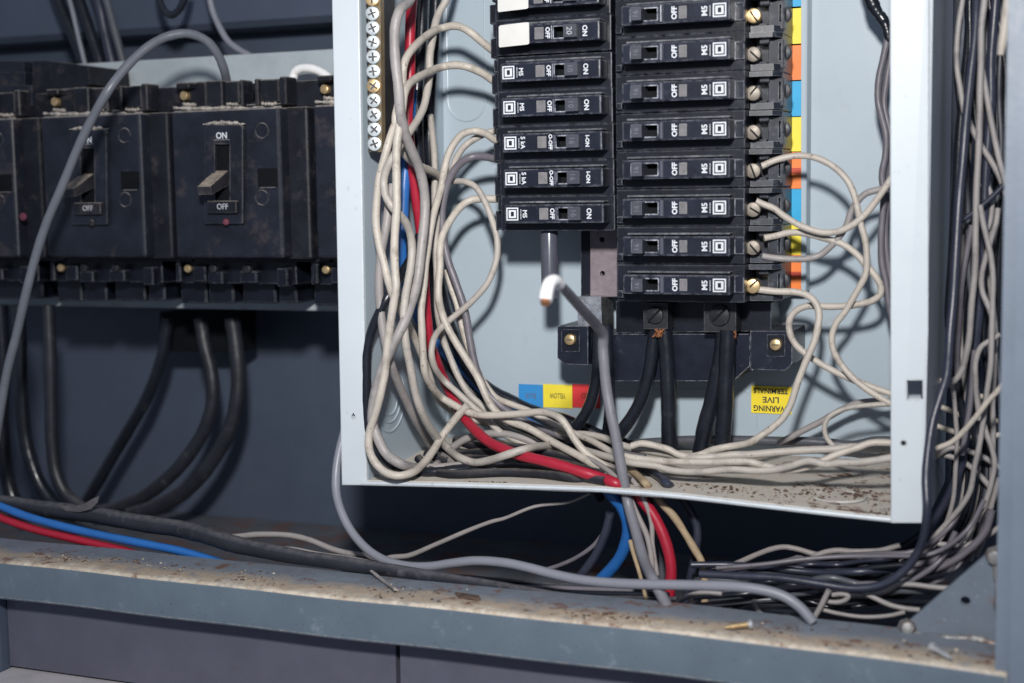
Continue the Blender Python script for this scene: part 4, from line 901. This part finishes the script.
wire('wire', 'grey wire slanting from the right flange down to the bottom bundle', 'wire', GR, 'greige', 3.6, [(905, 400), (885, 401), (870, 401.5), (858, 403), (845, 408), (832, 415), (819, 422.5), (804, 430), (792, 436.5), (778, 443)], -.022)
# --- gap between box and post; taupe puts its shade into the cream wires
wire('wire', 'cream wire bowing left beside the post at the top, fading into the dark wires', 'wire', GC, 'taupe_shaded', 3, [(964, -20), (962.5, 0), (959, 23), (957, 44), (957, 67), (960.7, 91), (964, 111), (970, 125)], -.05, False)
wire('wire', 'long cream wire down the middle of the gap, hooking left near its foot', 'wire', GC, 'taupe_shaded', 3.5, [(985, -20), (984.4, 0), (981.5, 26), (981, 61), (980, 88), (979.5, 120), (978.5, 150), (976.5, 189), (975.6, 230), (975, 270), (971.5, 305), (969.5, 335), (966.5, 353), (961.5, 371), (954.5, 380.5), (947, 384.5)], -.07, False)
wire('wire', 'cream wire forking off the long one and slipping behind the post', 'wire', GC, 'taupe_shaded', 3.2, [(977, -20), (975, 0), (976, 30), (980.5, 60), (983, 75), (986, 92), (990, 115), (994.5, 138), (1000, 163), (1006, 185)], -.06, False)
wire('wire', 'cream wire slanting right behind the long straight one, halfway up', 'wire', GC, 'taupe_shaded', 3.2, [(966, 112), (970.5, 125), (980, 143.5), (991, 161), (1001, 180), (1008, 200)], -.055, False)
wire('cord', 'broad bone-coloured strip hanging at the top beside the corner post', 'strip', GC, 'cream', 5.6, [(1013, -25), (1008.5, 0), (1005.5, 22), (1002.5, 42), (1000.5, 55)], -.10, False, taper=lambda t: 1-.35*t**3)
wire('wire', 'cream wire weaving down to a sharp bend low beside the post, then doubling back', 'wire', GC, 'taupe_shaded', 3, [(980, 205), (983, 222), (987, 239), (990.8, 256), (993, 278), (992.6, 299), (991.7, 335), (990.6, 365), (987, 391.5), (983.6, 418), (979, 447), (974.5, 467), (970, 491), (961.5, 506), (946, 524), (933, 538.5), (931.5, 541), (936, 543), (947.5, 545), (963, 546), (979, 540.5), (996, 529.6), (1004, 522)], -.075, False)
wire('wire', 'cream wire curving across its neighbour behind the middle of the post', 'wire', GC, 'taupe_shaded', 3, [(998, 208), (996, 223), (991, 240), (985.5, 258.7), (981.5, 276), (982.5, 292), (989, 308), (994, 325), (991, 340)], -.068, False)
wire('wire', 'cream wire hooking over at the top of the lower tangle, beside the post', 'wire', GC, 'taupe_shaded', 3, [(1000, 334), (991, 340), (981, 347), (975.8, 361), (975.6, 382), (977, 400), (980, 420)], -.066, False)
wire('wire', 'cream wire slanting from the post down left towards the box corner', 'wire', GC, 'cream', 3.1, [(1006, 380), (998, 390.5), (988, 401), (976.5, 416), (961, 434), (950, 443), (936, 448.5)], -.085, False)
wire('wire', 'thin beige wire dropping straight from the hooked end of the long cream one', 'wire', GC, 'taupe_shaded', 2.5, [(951, 378), (953, 388), (955.4, 414), (957, 442), (955.5, 470), (953, 500), (943, 530), (925, 552), (900, 562)], -.06, False)
for i, (lb, pts) in enumerate([
    ('pale wire lying crosswise in the gap, level with the square hole', [(926, 377), (936, 379.5), (950, 384.5), (964, 392.5), (978, 396), (1004, 398)]),
    ('pale wire lying crosswise in the gap, just below the square hole', [(930, 404), (941, 407), (954, 412), (968, 419), (982, 421.5), (1004, 421)]),
    ('pale wire lying crosswise in the gap, third below the square hole', [(924, 422), (934, 425), (950, 430.5), (971, 437), (985, 437), (1004, 434)]),
    ('pale wire lying crosswise at the foot of the gap, by the flange screw', [(930, 452), (944, 455), (960, 460), (972, 468), (984, 480), (1000, 500)]),
    ('pale wire lying crosswise at the foot of the gap, lowest of the crossing ones', [(930, 462), (950, 448), (965, 450), (985, 458), (1000, 468)])]):
    wire('wire', lb, 'wire', GC, 'cream' if i < 3 else 'taupe_shaded', 3.1, pts, -.035-.004*i, False)
wire('wire', 'beige wire running down close along the post and into the heap', 'wire', GC, 'taupe_shaded', 2.9, [(984, 425), (987, 435), (991, 446), (994.5, 462), (991, 484), (985, 503), (976, 518), (971, 530), (968, 545)], -.07, False)
wire('wire', 'grey wire low beside the post, right of the sharply bent cream one', 'wire', GC, 'greige', 2.9, [(999, 478), (995, 492), (989, 515), (984, 538), (976, 556)], -.066, False)
wire('wire', 'beige wire between the post and the heap, fraying at its lower end', 'wire', GC, 'greige', 3, [(993, 505), (983, 520), (978, 540), (970, 560)], -.06, False)
wire('cable', 'navy cable hanging in front of the flange corner and sweeping left into the heap', 'cable', GC, 'navy', 4.5, [(977, -20, -.06), (976.5, 0), (975, 35), (970, 80), (966, 120), (962.5, 163), (959, 200), (956, 250), (953, 300), (950, 332), (948.5, 356), (946.5, 376, -.10), (940, 397), (933, 420), (928.5, 448), (926, 478), (927, 510, -.118), (923.5, 537), (914.5, 558, -.11), (899, 575), (881, 585), (855, 588.5), (820, 584), (780, 578), (740, 576), (700, 574)], -.06, False)
wire('cable', 'navy cable behind the forked cream wire at the top of the gap', 'cable', GC, 'navy', 5, [(997, -20), (994, 20), (991, 60), (991, 100), (988, 140), (985, 190), (984, 240), (980, 300), (975, 350), (970, 400), (965, 440), (961, 465), (951, 491), (938, 514), (921, 535), (900, 549), (872, 559.5), (850, 569), (820, 571.5), (780, 566), (740, 572)], -.05, False)
wire('cable', 'black cable in the gap close along the side of the box', 'cable', GC, 'blk', 5, [(968, -20), (969, 30), (965, 80), (960, 130), (957, 180), (954, 230), (951, 280), (949, 320), (955, 360), (958, 390), (963, 412), (965, 440), (962, 460)], -.04, False)
wire('cable', 'black cable deep in the gap beside the post', 'cable', GC, 'blk', 5.5, [(1006, -20), (1003, 40), (1000, 90), (1000, 140), (997, 200), (996, 260), (994, 320), (990, 380), (992, 440), (985, 490), (968, 530), (940, 560), (900, 580)], -.03, False)
wire('wire', 'mauve wire along the side of the box, halfway down the gap', 'wire', GC, 'mauve', 3.4, [(972, 225), (968, 246), (962, 280), (959, 320), (957, 350), (957.5, 375)], -.05, False)
wire('wire', 'mauve wire crossing the pale crosswise wires in the gap', 'wire', GC, 'mauve', 3, [(974, 350), (972.5, 376), (970, 405), (966, 430), (962, 455)], -.06, False)
wire('wire', 'blackish wire across the long cream wires high in the gap', 'wire', GC, 'navy', 3, [(960, 222), (970, 215), (985, 203), (997, 192), (1008, 180)], -.058, False)
wire('wire', 'small curled cream wire behind the long one, upper half of the gap', 'wire', GC, 'taupe_shaded', 2.8, [(978, 186), (985, 184), (989.5, 190), (992, 205), (990, 222), (986, 232)], -.05, False)
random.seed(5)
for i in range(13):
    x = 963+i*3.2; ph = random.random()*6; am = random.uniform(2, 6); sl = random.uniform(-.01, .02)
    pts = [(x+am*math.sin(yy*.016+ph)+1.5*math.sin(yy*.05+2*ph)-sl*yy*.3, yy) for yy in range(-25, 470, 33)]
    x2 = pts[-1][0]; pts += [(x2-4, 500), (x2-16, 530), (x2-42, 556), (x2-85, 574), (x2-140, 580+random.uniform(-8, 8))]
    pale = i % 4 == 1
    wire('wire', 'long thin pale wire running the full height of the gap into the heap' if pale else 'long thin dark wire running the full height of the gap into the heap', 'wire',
         'long pale wires in the gap' if pale else 'long dark wires in the gap', 'taupe_shaded' if pale else ['blk', 'navy', 'blk', 'greydk'][i % 4], random.uniform(2.2, 3.2), pts, -.038-.002*(i % 5), False, n=9)
# --- left side
GA = 'cables on the left of the cabinet'
wire('cable', 'dark grey cable arching in front of the big breakers from upper right to lower left', 'cable', GA, 'greyarch', 5,
     [(231, 108, .0), (228.5, 92, -.01), (226.5, 80, -.02), (223.5, 68, -.028), (218, 55), (208, 42), (196, 35.5), (184, 33.5, -.05), (166, 37), (151, 45), (136, 57), (122, 72), (108, 91, -.085), (93, 117), (78, 148), (62, 187), (47, 222), (35, 259), (26, 294), (16, 337), (8, 368), (2, 400), (-4, 440)], -.06, False)
wire('wire', 'pale wire dropping from the top edge behind the pale plate', 'wire', GA, 'grey', 3.6, [(205, -25), (210, 0), (213, 12), (219, 26), (228, 41), (238, 49), (250, 56), (262, 66)], .045, False)
wire('cable', 'dark cable dipping in a U at the top edge', 'cable', GA, 'blk', 4, [(156, -20), (159.5, 0), (164, 10), (171, 15), (178, 11), (184, 0), (188, -18)], .04, False)
wire('wire', 'white sheathed wire stub curving out above a big breaker by the flange', 'wire', GA, 'white', 5, [(293, 78, .01), (295, 72), (301, 68.5), (311, 68.5), (321, 72), (330, 79), (340, 92)], -.005, False)
for i, (x0_, x1_, r_, m_, lb) in enumerate([(58, 84, 7, 'blk', 'black cable at the top left, leftmost of the blurred group'), (69, 84.5, 2.6, 'grey', 'pale thin wire among the blurred black cables at the top left'), (79, 100, 6.5, 'blk', 'black cable in the middle of the blurred group at the top left'),
                                   (97, 112, 6, 'navy', 'navy cable right of centre in the blurred group at the top left'), (106, 123, 4.5, 'greydk', 'dark grey cable, rightmost of the blurred group at the top left')]):
    wire('cable', lb, 'cable', GA, m_, r_, [(x0_-8, -25), (x0_+2, 5), (x0_+(x1_-x0_)*.5, 30), (x1_, 62), (x1_+8, 95)], .055-.004*(i == 1), False)
wire('cable', 'thick dark cable curving down left from the block below the plate', 'cable', GA, 'blk', 6.5, [(168, 318), (164, 350), (156, 376), (146, 400), (130, 428), (115, 453), (97, 484), (82, 508)], .06, False)
wire('cable', 'thick dark cable, left one of two sweeping down from below the plate', 'cable', GA, 'dustblk', 7.5, [(200, 318), (205, 346), (211, 370), (213, 395), (209, 418), (199, 440), (180, 466), (160, 485), (143, 497), (120, 507), (95, 512)], .05, False)
wire('cable', 'thick dark cable, right one of two sweeping down from below the plate', 'cable', GA, 'dustblk', 8.5, [(232, 318), (236, 346), (238.5, 375), (237, 402), (230, 428), (219, 450), (202, 474), (184, 492), (160, 505), (130, 515)], .045, False)
wire('cable', 'dark upright cable near the left edge, dusty, left one of two', 'cable', GA, 'blk', 7.5, [(18, 305), (20, 350), (22, 400), (26, 440), (32, 464), (42, 488), (57, 506), (75, 516)], .0, False)
wire('cable', 'dark upright cable near the left edge, dusty, right one of two', 'cable', GA, 'dustblk', 7, [(48, 305), (50, 350), (51, 400), (52, 440), (56, 473), (66, 494), (82, 508), (100, 516)], .0, False)
wire('cable', 'black cable hard against the left edge, standing upright', 'cable', GA, 'blk', 8, [(0, 305), (3, 360), (2, 420), (6, 470), (14, 500), (25, 515)], .01, False)
wire('cable', 'thick dusty black cable lying along the bottom rail from the left edge', 'cable', GA, 'dustblk', 9.5,
     [(-30, 500), (0, 503), (30, 507), (62, 511), (95, 515), (123, 520), (150, 524.5), (178, 528.5, -.118), (205, 535, -.122), (232, 543.5, -.126), (267, 551, -.128), (302, 557.5, -.129), (345, 563.5, -.130), (391, 570, -.131), (435, 577, -.131), (490, 585, -.131), (540, 593, -.131), (580, 600, -.128)], -.112, False, taper=lambda t: 1-.62*max(0, t-.5)/.5)
wire('wire', 'bright blue wire lying along the rail at the lower left', 'wire', GA, 'bluew', 4.6, [(-25, 497), (0, 506), (26, 516), (61, 526), (105, 536), (150, 545), (178, 550.5), (205, 558), (240, 570)], -.1225, False)
wire('wire', 'bright red wire lying along the rail below the blue one, lower left', 'wire', GA, 'redw', 4.4, [(-25, 506), (0, 517.5), (35, 529.5), (70, 538), (100, 545), (125, 551), (150, 559), (170, 567)], -.1235, False)
wire('wire', 'thin pale wire arching on the rusty floor behind the black cable', 'wire', GA, 'greige', 3.3, [(200, 537), (231, 537), (258, 534.5), (290, 535.5), (311, 540.5), (332, 549), (347, 553), (367, 556), (392, 562)], -.09, False)
wire('wire', 'thin dusty wire lying on top of the thick black cable', 'wire', GA, 'greige', 3, [(226, 549, -.112), (240, 547, -.118), (258, 548, -.122), (293, 549.5), (322, 555), (345, 558), (370, 563), (400, 570.5), (440, 577), (485, 584), (530, 591), (560, 600)], -.125, False)
bm = bmesh.new()
pts = [P(*p) for p in ((58, 505, -.118), (72, 507, -.121), (84, 504, -.123), (92, 499, -.125), (99, 496, -.126), (97, 503, -.125), (91, 509, -.123), (80, 512, -.121), (66, 511, -.119))]
prism(bm, pts, Vector((0, .0006, 0))); bmesh.ops.triangulate(bm, faces=bm.faces); tag(obj('tape_flap', bm, 'tape'), 'torn flap of old tape sticking up from the dusty black cable', 'tape')
# --- front cables
gc = wire('cable', 'light grey cable looping from the box corner along the rail to its free end', 'cable', None, 'grey', 5.1,
     [(346, 425, -.092), (340, 448), (336.3, 470), (336, 490), (340, 508), (350.5, 530), (368, 550), (388, 561.5, -.12), (408, 566), (430, 566.5), (450, 563.5), (476, 560.8), (506, 563), (527, 567.3), (553, 574, -.13), (579, 579.5), (606, 582.6), (641, 584.3), (680, 585), (706, 585.5), (740, 587, -.14), (767, 591), (785, 597), (799, 606.5), (808, 616), (813, 622)], -.11, False, wob=.008)
sn = empty('bent_cable', P(547, 300, -.2), 'light grey cable, tip painted flash-white, bent towards the camera, crossing the box lip', 'cable')
r = 5.6*.00044
bm = bmesh.new(); tube(bm, catmull(Q((557, 282, -.188), (566, 291, -.17), (583, 310.5, -.135), (597, 326, -.105), (603.5, 335, -.095), (603, 345, -.093), (604, 362, -.093), (606.5, 388, -.093), (611.5, 416, -.094), (616.5, 440, -.094), (620.5, 463, -.094), (624, 482, -.094), (628, 503, -.094), (634, 525, -.1), (644, 560, -.115), (655, 583, -.133), (667, 606, -.133)), 8), lambda t: .0026 if t > .3 else .0021+.0005*t/.3, 14, .01)
obj('sheath', bm, 'greymid', sn, True)
bm = bmesh.new(); tube(bm, catmull(Q((545.5, 301, -.205), (546.5, 293, -.203), (549, 284.5, -.199), (554, 281, -.193), (559, 284, -.186)), 8), .0027, 16); obj('flashlit_tip', bm, 'white', sn, True)  # white puts the flash's overexposure into the grey cable's tip
bm = bmesh.new(); cyl(bm, P(545.5, 300.5, -.205), (P(545.3, 304, -.206)-P(545.5, 300.5, -.205)), .0019, .0016, 14); obj('copper_core', bm, 'copper', sn, True)
# --- heap in the bottom of the cabinet
wire('wire', 'thin pale wire running up through the dark opening below the box', 'wire', GT, 'greige', 3, [(375, 563), (391.5, 557.5), (409, 555.5), (435.5, 544.5), (470.6, 529.5), (492, 521.5), (504, 518.5), (535, 506.5), (570, 502), (590, 493.5)], -.08, False, taper=lambda t: 1.15-.7*t)
wire('cable', 'dark purplish cable ending in the dark opening left of the blue wire', 'cable', GT, 'navy', 4.8, [(610, 513), (606, 531), (595.5, 555), (582, 574), (568, 592)], -.09, False)
wire('wire', 'thin dark wire curving up to the purplish cable in the opening', 'wire', GT, 'mauve', 2.4, [(535, 572), (556, 566.5), (575.6, 558), (593, 546), (602, 535)], -.08, False)
wire('wire', 'thin tan wire standing behind the light grey cable crossing', 'wire', GT, 'tan', 2.3, [(630, 540), (633, 552), (639, 571), (644, 590), (646.5, 603)], -.11, False)
wire('cable', 'black cable beside the red one, lost in the shadow below the lip', 'cable', GT, 'greydk', 4.6, [(655, 520), (659.5, 535), (663, 555), (661, 580), (656, 600)], -.06, False)
wire('wire', 'long beige wire rising over the heap in a low hump', 'wire', GT, 'greige', 3.1, [(697, 577), (709, 572.5), (731.5, 565.5), (758, 554), (772, 549), (784, 547), (797, 549), (814, 554), (835, 557.5), (860, 562)], -.055, False)
wire('wire', 'beige wire ending in a short upright hook on the heap', 'wire', GT, 'greige', 3.1, [(805, 570), (807, 564), (811, 559), (821, 553.5), (836, 550.5), (855, 551.5), (880, 550.5), (900, 545)], -.07, False)
wire('wire', 'grey wire crossing under the hooked one on the heap', 'wire', GT, 'mauve', 3, [(775, 564), (790, 560), (804, 556), (825, 558), (840, 562), (868, 557.5), (890, 552)], -.05, False)
wire('wire', 'pale wire curling right at the front of the heap near the gusset', 'wire', GT, 'greige', 3, [(826, 590), (838, 596), (852, 596.2), (872, 595), (887, 591), (898, 585), (911, 584.5), (932, 587), (948, 588), (965, 585)], -.10, False)
wire('wire', 'short pale wire slanting behind the gusset from the heap', 'wire', GT, 'greige', 2.9, [(862, 592), (874.5, 598), (890, 605), (905, 608.5), (920, 610)], -.105, False)
wire('wire', 'thin pale wire lowest at the front of the heap', 'wire', GT, 'greige', 2.3, [(820, 609), (838, 613.5), (864, 617), (890, 615.5), (905, 612)], -.112, False)
wire('wire', 'short grey wire standing slanted beside the free cable end', 'wire', GT, 'greige', 3.1, [(829, 590), (825, 598), (820, 608), (814, 618), (811, 626)], -.115, False)
wire('wire', 'pale dusty wire in the middle of the heap, sloping to the right', 'wire', GT, 'cream2', 2.9, [(800, 575), (811, 577.5), (828, 582.3), (849, 587), (870, 590)], -.085, False)
wire('wire', 'small pale wire loop at the front of the heap', 'wire', GT, 'greige', 2.6, [(822, 599), (828, 601.5), (839, 602), (846, 599.5), (848.5, 596), (842, 594), (832, 595)], -.11, False)
wire('wire', 'mauve wire curving from the post into the middle of the heap', 'wire', GT, 'mauve', 4, [(992, 510), (985, 532), (966, 552), (947, 564), (926, 571), (895, 572), (870, 570)], -.085, False)
wire('wire', 'mauve wire above the other mauve one, right side of the heap', 'wire', GT, 'mauve', 3.6, [(975, 545), (950, 554.5), (925, 563), (900, 566), (880, 572)], -.075, False)
wire('wire', 'pale wire end poking up by the foot of the tan cord', 'wire', GT, 'greige', 2.8, [(672, 608), (680, 601), (690, 595.5), (705, 592.5), (722, 594)], -.118, False)
wire('wire', 'short bent wire end standing at the rail, left of the free cable end', 'wire', GT, 'greige', 2.6, [(754, 600), (756, 607), (762, 614), (772, 617), (790, 616)], -.118, False)
random.seed(11)
for i in range(38):
    y0 = random.uniform(566, 606); x0_ = random.uniform(690, 770); x1_ = random.uniform(860, 935); k = random.uniform(-7, 7); d = random.uniform(-.105, -.03)
    y1 = y0+random.uniform(-14, 12)-(10 if x1_ > 900 else 0)
    pts = [(x0_+(x1_-x0_)*t, y0+(y1-y0)*t+k*math.sin(t*5+i)+random.uniform(-2.5, 2.5), d+random.uniform(-.006, .006)) for t in (0, .2, .4, .6, .8, 1)]
    if i % 3 == 0: pts.append((x1_+35, y1-22, d+.01)); pts.append((x1_+52, y1-52, d+.012))
    wire('wire', 'dark wire lying in the tangled heap at the bottom right of the cabinet', 'wire', 'dark tangled wires in the heap', ['blk', 'navy', 'greydk', 'mauve', 'blk', 'greydk'][i % 6], random.uniform(2.2, 4.0), pts, d, False, sub=5, n=10)
for i in range(7):
    y0 = 566+i*4.6; pts = [(330+random.uniform(0, 60), y0, -.1-.002*i), (430, y0+8+random.uniform(-3, 3)), (500, y0+14+random.uniform(-3, 3)), (560, y0+17+random.uniform(-3, 3)), (620+random.uniform(0, 60), y0+20)]
    wire('wire', 'dark dusty wire lying low behind the rail under the light grey cable', 'wire', 'dark wires behind the rail', ['dustblk', 'mauve', 'blk'][i % 3], random.uniform(2.6, 4), pts, -.1, False, n=10)

# ================================================================== LOOSE BITS ON THE RAIL
def loose_screw(a, b_, rpx, label, headmat, threadmat):
    """a = tip, b_ = head (world)"""
    d = b_-a; L_ = d.length; d.normalize(); r = rpx
    e = empty('loose_screw', (a+b_)/2, label, 'screw')
    bm = bmesh.new(); q = d.to_track_quat('Z', 'Y'); n = 12; rows = []; turns = 9; m = turns*8
    for i in range(m+1):
        t = i/m; row = []
        for k in range(n):
            an = 2*math.pi*k/n; ph = (t*turns-k/n) % 1.0
            rr = r*(.25+.75*min(1, t*3.2))*(.74+.26*abs(1-2*ph))
            row.append(bm.verts.new(a+q @ Vector((rr*math.cos(an), rr*math.sin(an), t*L_*.86))))
        rows.append(row)
    for u, v in zip(rows, rows[1:]):
        for k in range(n): bm.faces.new((u[k], u[(k+1) % n], v[(k+1) % n], v[k]))
    bm.faces.new(rows[0][::-1]); bm.faces.new(rows[-1]); obj('thread', bm, threadmat, e, True, angle=50)
    bm = bmesh.new(); cyl(bm, a+d*L_*.84, d, r*1.25, L_*.16, 16, r*1.7, bev=.0006); obj('head', bm, headmat, e, True)
    return e
def PZ(px, py, z):
    d = fw + (px-512)/FPX*rt - (py-341.5)/FPX*up
    return CAM + d*((z-CAM.z)/d.z)
zr = zt+.0020
loose_screw(PZ(725, 627.5, zr-.0006), PZ(752, 624, zr+.0004), .0013, 'rusty yellowish loose screw lying on the dusty rail', 'zinc', 'brass')
loose_screw(PZ(953, 659, zr-.0022), PZ(931, 646.5, zr-.0012), .0012, 'clean silver loose screw lying on the rail by the gusset', 'zinc', 'zinc')
bm = bmesh.new(); tube(bm, catmull([P(371, 572.5, -.133)+Vector((0, 0, .001)), P(383, 580.5, -.142), P(395, 589, -.158)]), .0008, 8, .1)
tag(obj('twig', bm, 'greige'), 'thin grey splinter lying across the rail edge, left of centre', 'splinter')
bm = bmesh.new(); tube(bm, catmull([P(748, 631, -.152), P(758, 633, -.154), P(768, 632, -.153), P(774, 631, -.152)]), .0006, 7, .2)
tag(obj('twig', bm, 'crumb'), 'short dark stalk lying beside the rusty loose screw', 'splinter')
bm = bmesh.new()
pts = [P(*p) for p in ((455, 596, -.152), (466, 594, -.150), (479, 597, -.152), (481, 601, -.156), (470, 602, -.157), (459, 601, -.156))]
for p in pts: p.z = zt+.0012+random.uniform(-.0002, .0008)
prism(bm, pts, Vector((0, 0, -.0008))); bmesh.ops.triangulate(bm, faces=bm.faces)
tag(obj('rust_flake', bm, 'crumb'), 'brown curled rust flake lying on the rail, centre', 'flake')
# crumbs of dust and rust nobody could count
def crumbs(name, n, where, mat, label, smin=.0003, smax=.0012):
    bm = bmesh.new()
    for i in range(n):
        c = where(); s_ = smin+(smax-smin)*random.random()**3
        v = bmesh.ops.create_icosphere(bm, subdivisions=1, radius=s_)['verts']
        for x in v: x.co = Vector((x.co.x*random.uniform(.6, 1.6), x.co.y*random.uniform(.6, 1.5), x.co.z*random.uniform(.35, .8)))+c
    o = tag(obj(name, bm, mat), label, 'debris'); o['kind'] = 'stuff'
rail_spots = [(random.uniform(-.25, .25), random.uniform(-.162, -.146), random.uniform(.004, .016)) for _ in range(16)]
def on_rail():
    cx, cy, sp = random.choice(rail_spots); x = random.gauss(cx, sp); y = min(-.136, max(-.168, random.gauss(cy, .0035)))
    x = min(.252, x); dz = .0002*math.sin(x*23)+.0002*math.sin(x*61+1)-(.003*max(0, (x-.12)/.14)**2)
    return Vector((x, y, zt+dz+.0001))
sill_spots = [PZ(px, py, zs0) for px, py in ((770, 492), (790, 488), (812, 489), (835, 493), (862, 490), (878, 500), (870, 508), (850, 505), (735, 486), (700, 484), (480, 478), (885, 512), (820, 484), (858, 486))]
def on_sill():
    c = random.choice(sill_spots); x = min(.2, max(-.035, random.gauss(c.x, .006))); y = min(-.004, max(-.096, random.gauss(c.y, .004)))
    return Vector((x, y, zsill(x, y)+.0002))
crumbs('rail_debris', 420, on_rail, 'crumb', 'dark crumbs of rust and dirt scattered along the top of the bottom rail', .0002, .0010)
crumbs('rail_dust', 70, on_rail, 'crumbpale', 'pale grains of plaster dust scattered along the top of the bottom rail', .0003, .0009)
crumbs('box_debris', 420, on_sill, 'crumb', 'dark crumbs and flakes scattered on the bottom sheet of the box', .0002, .0011)
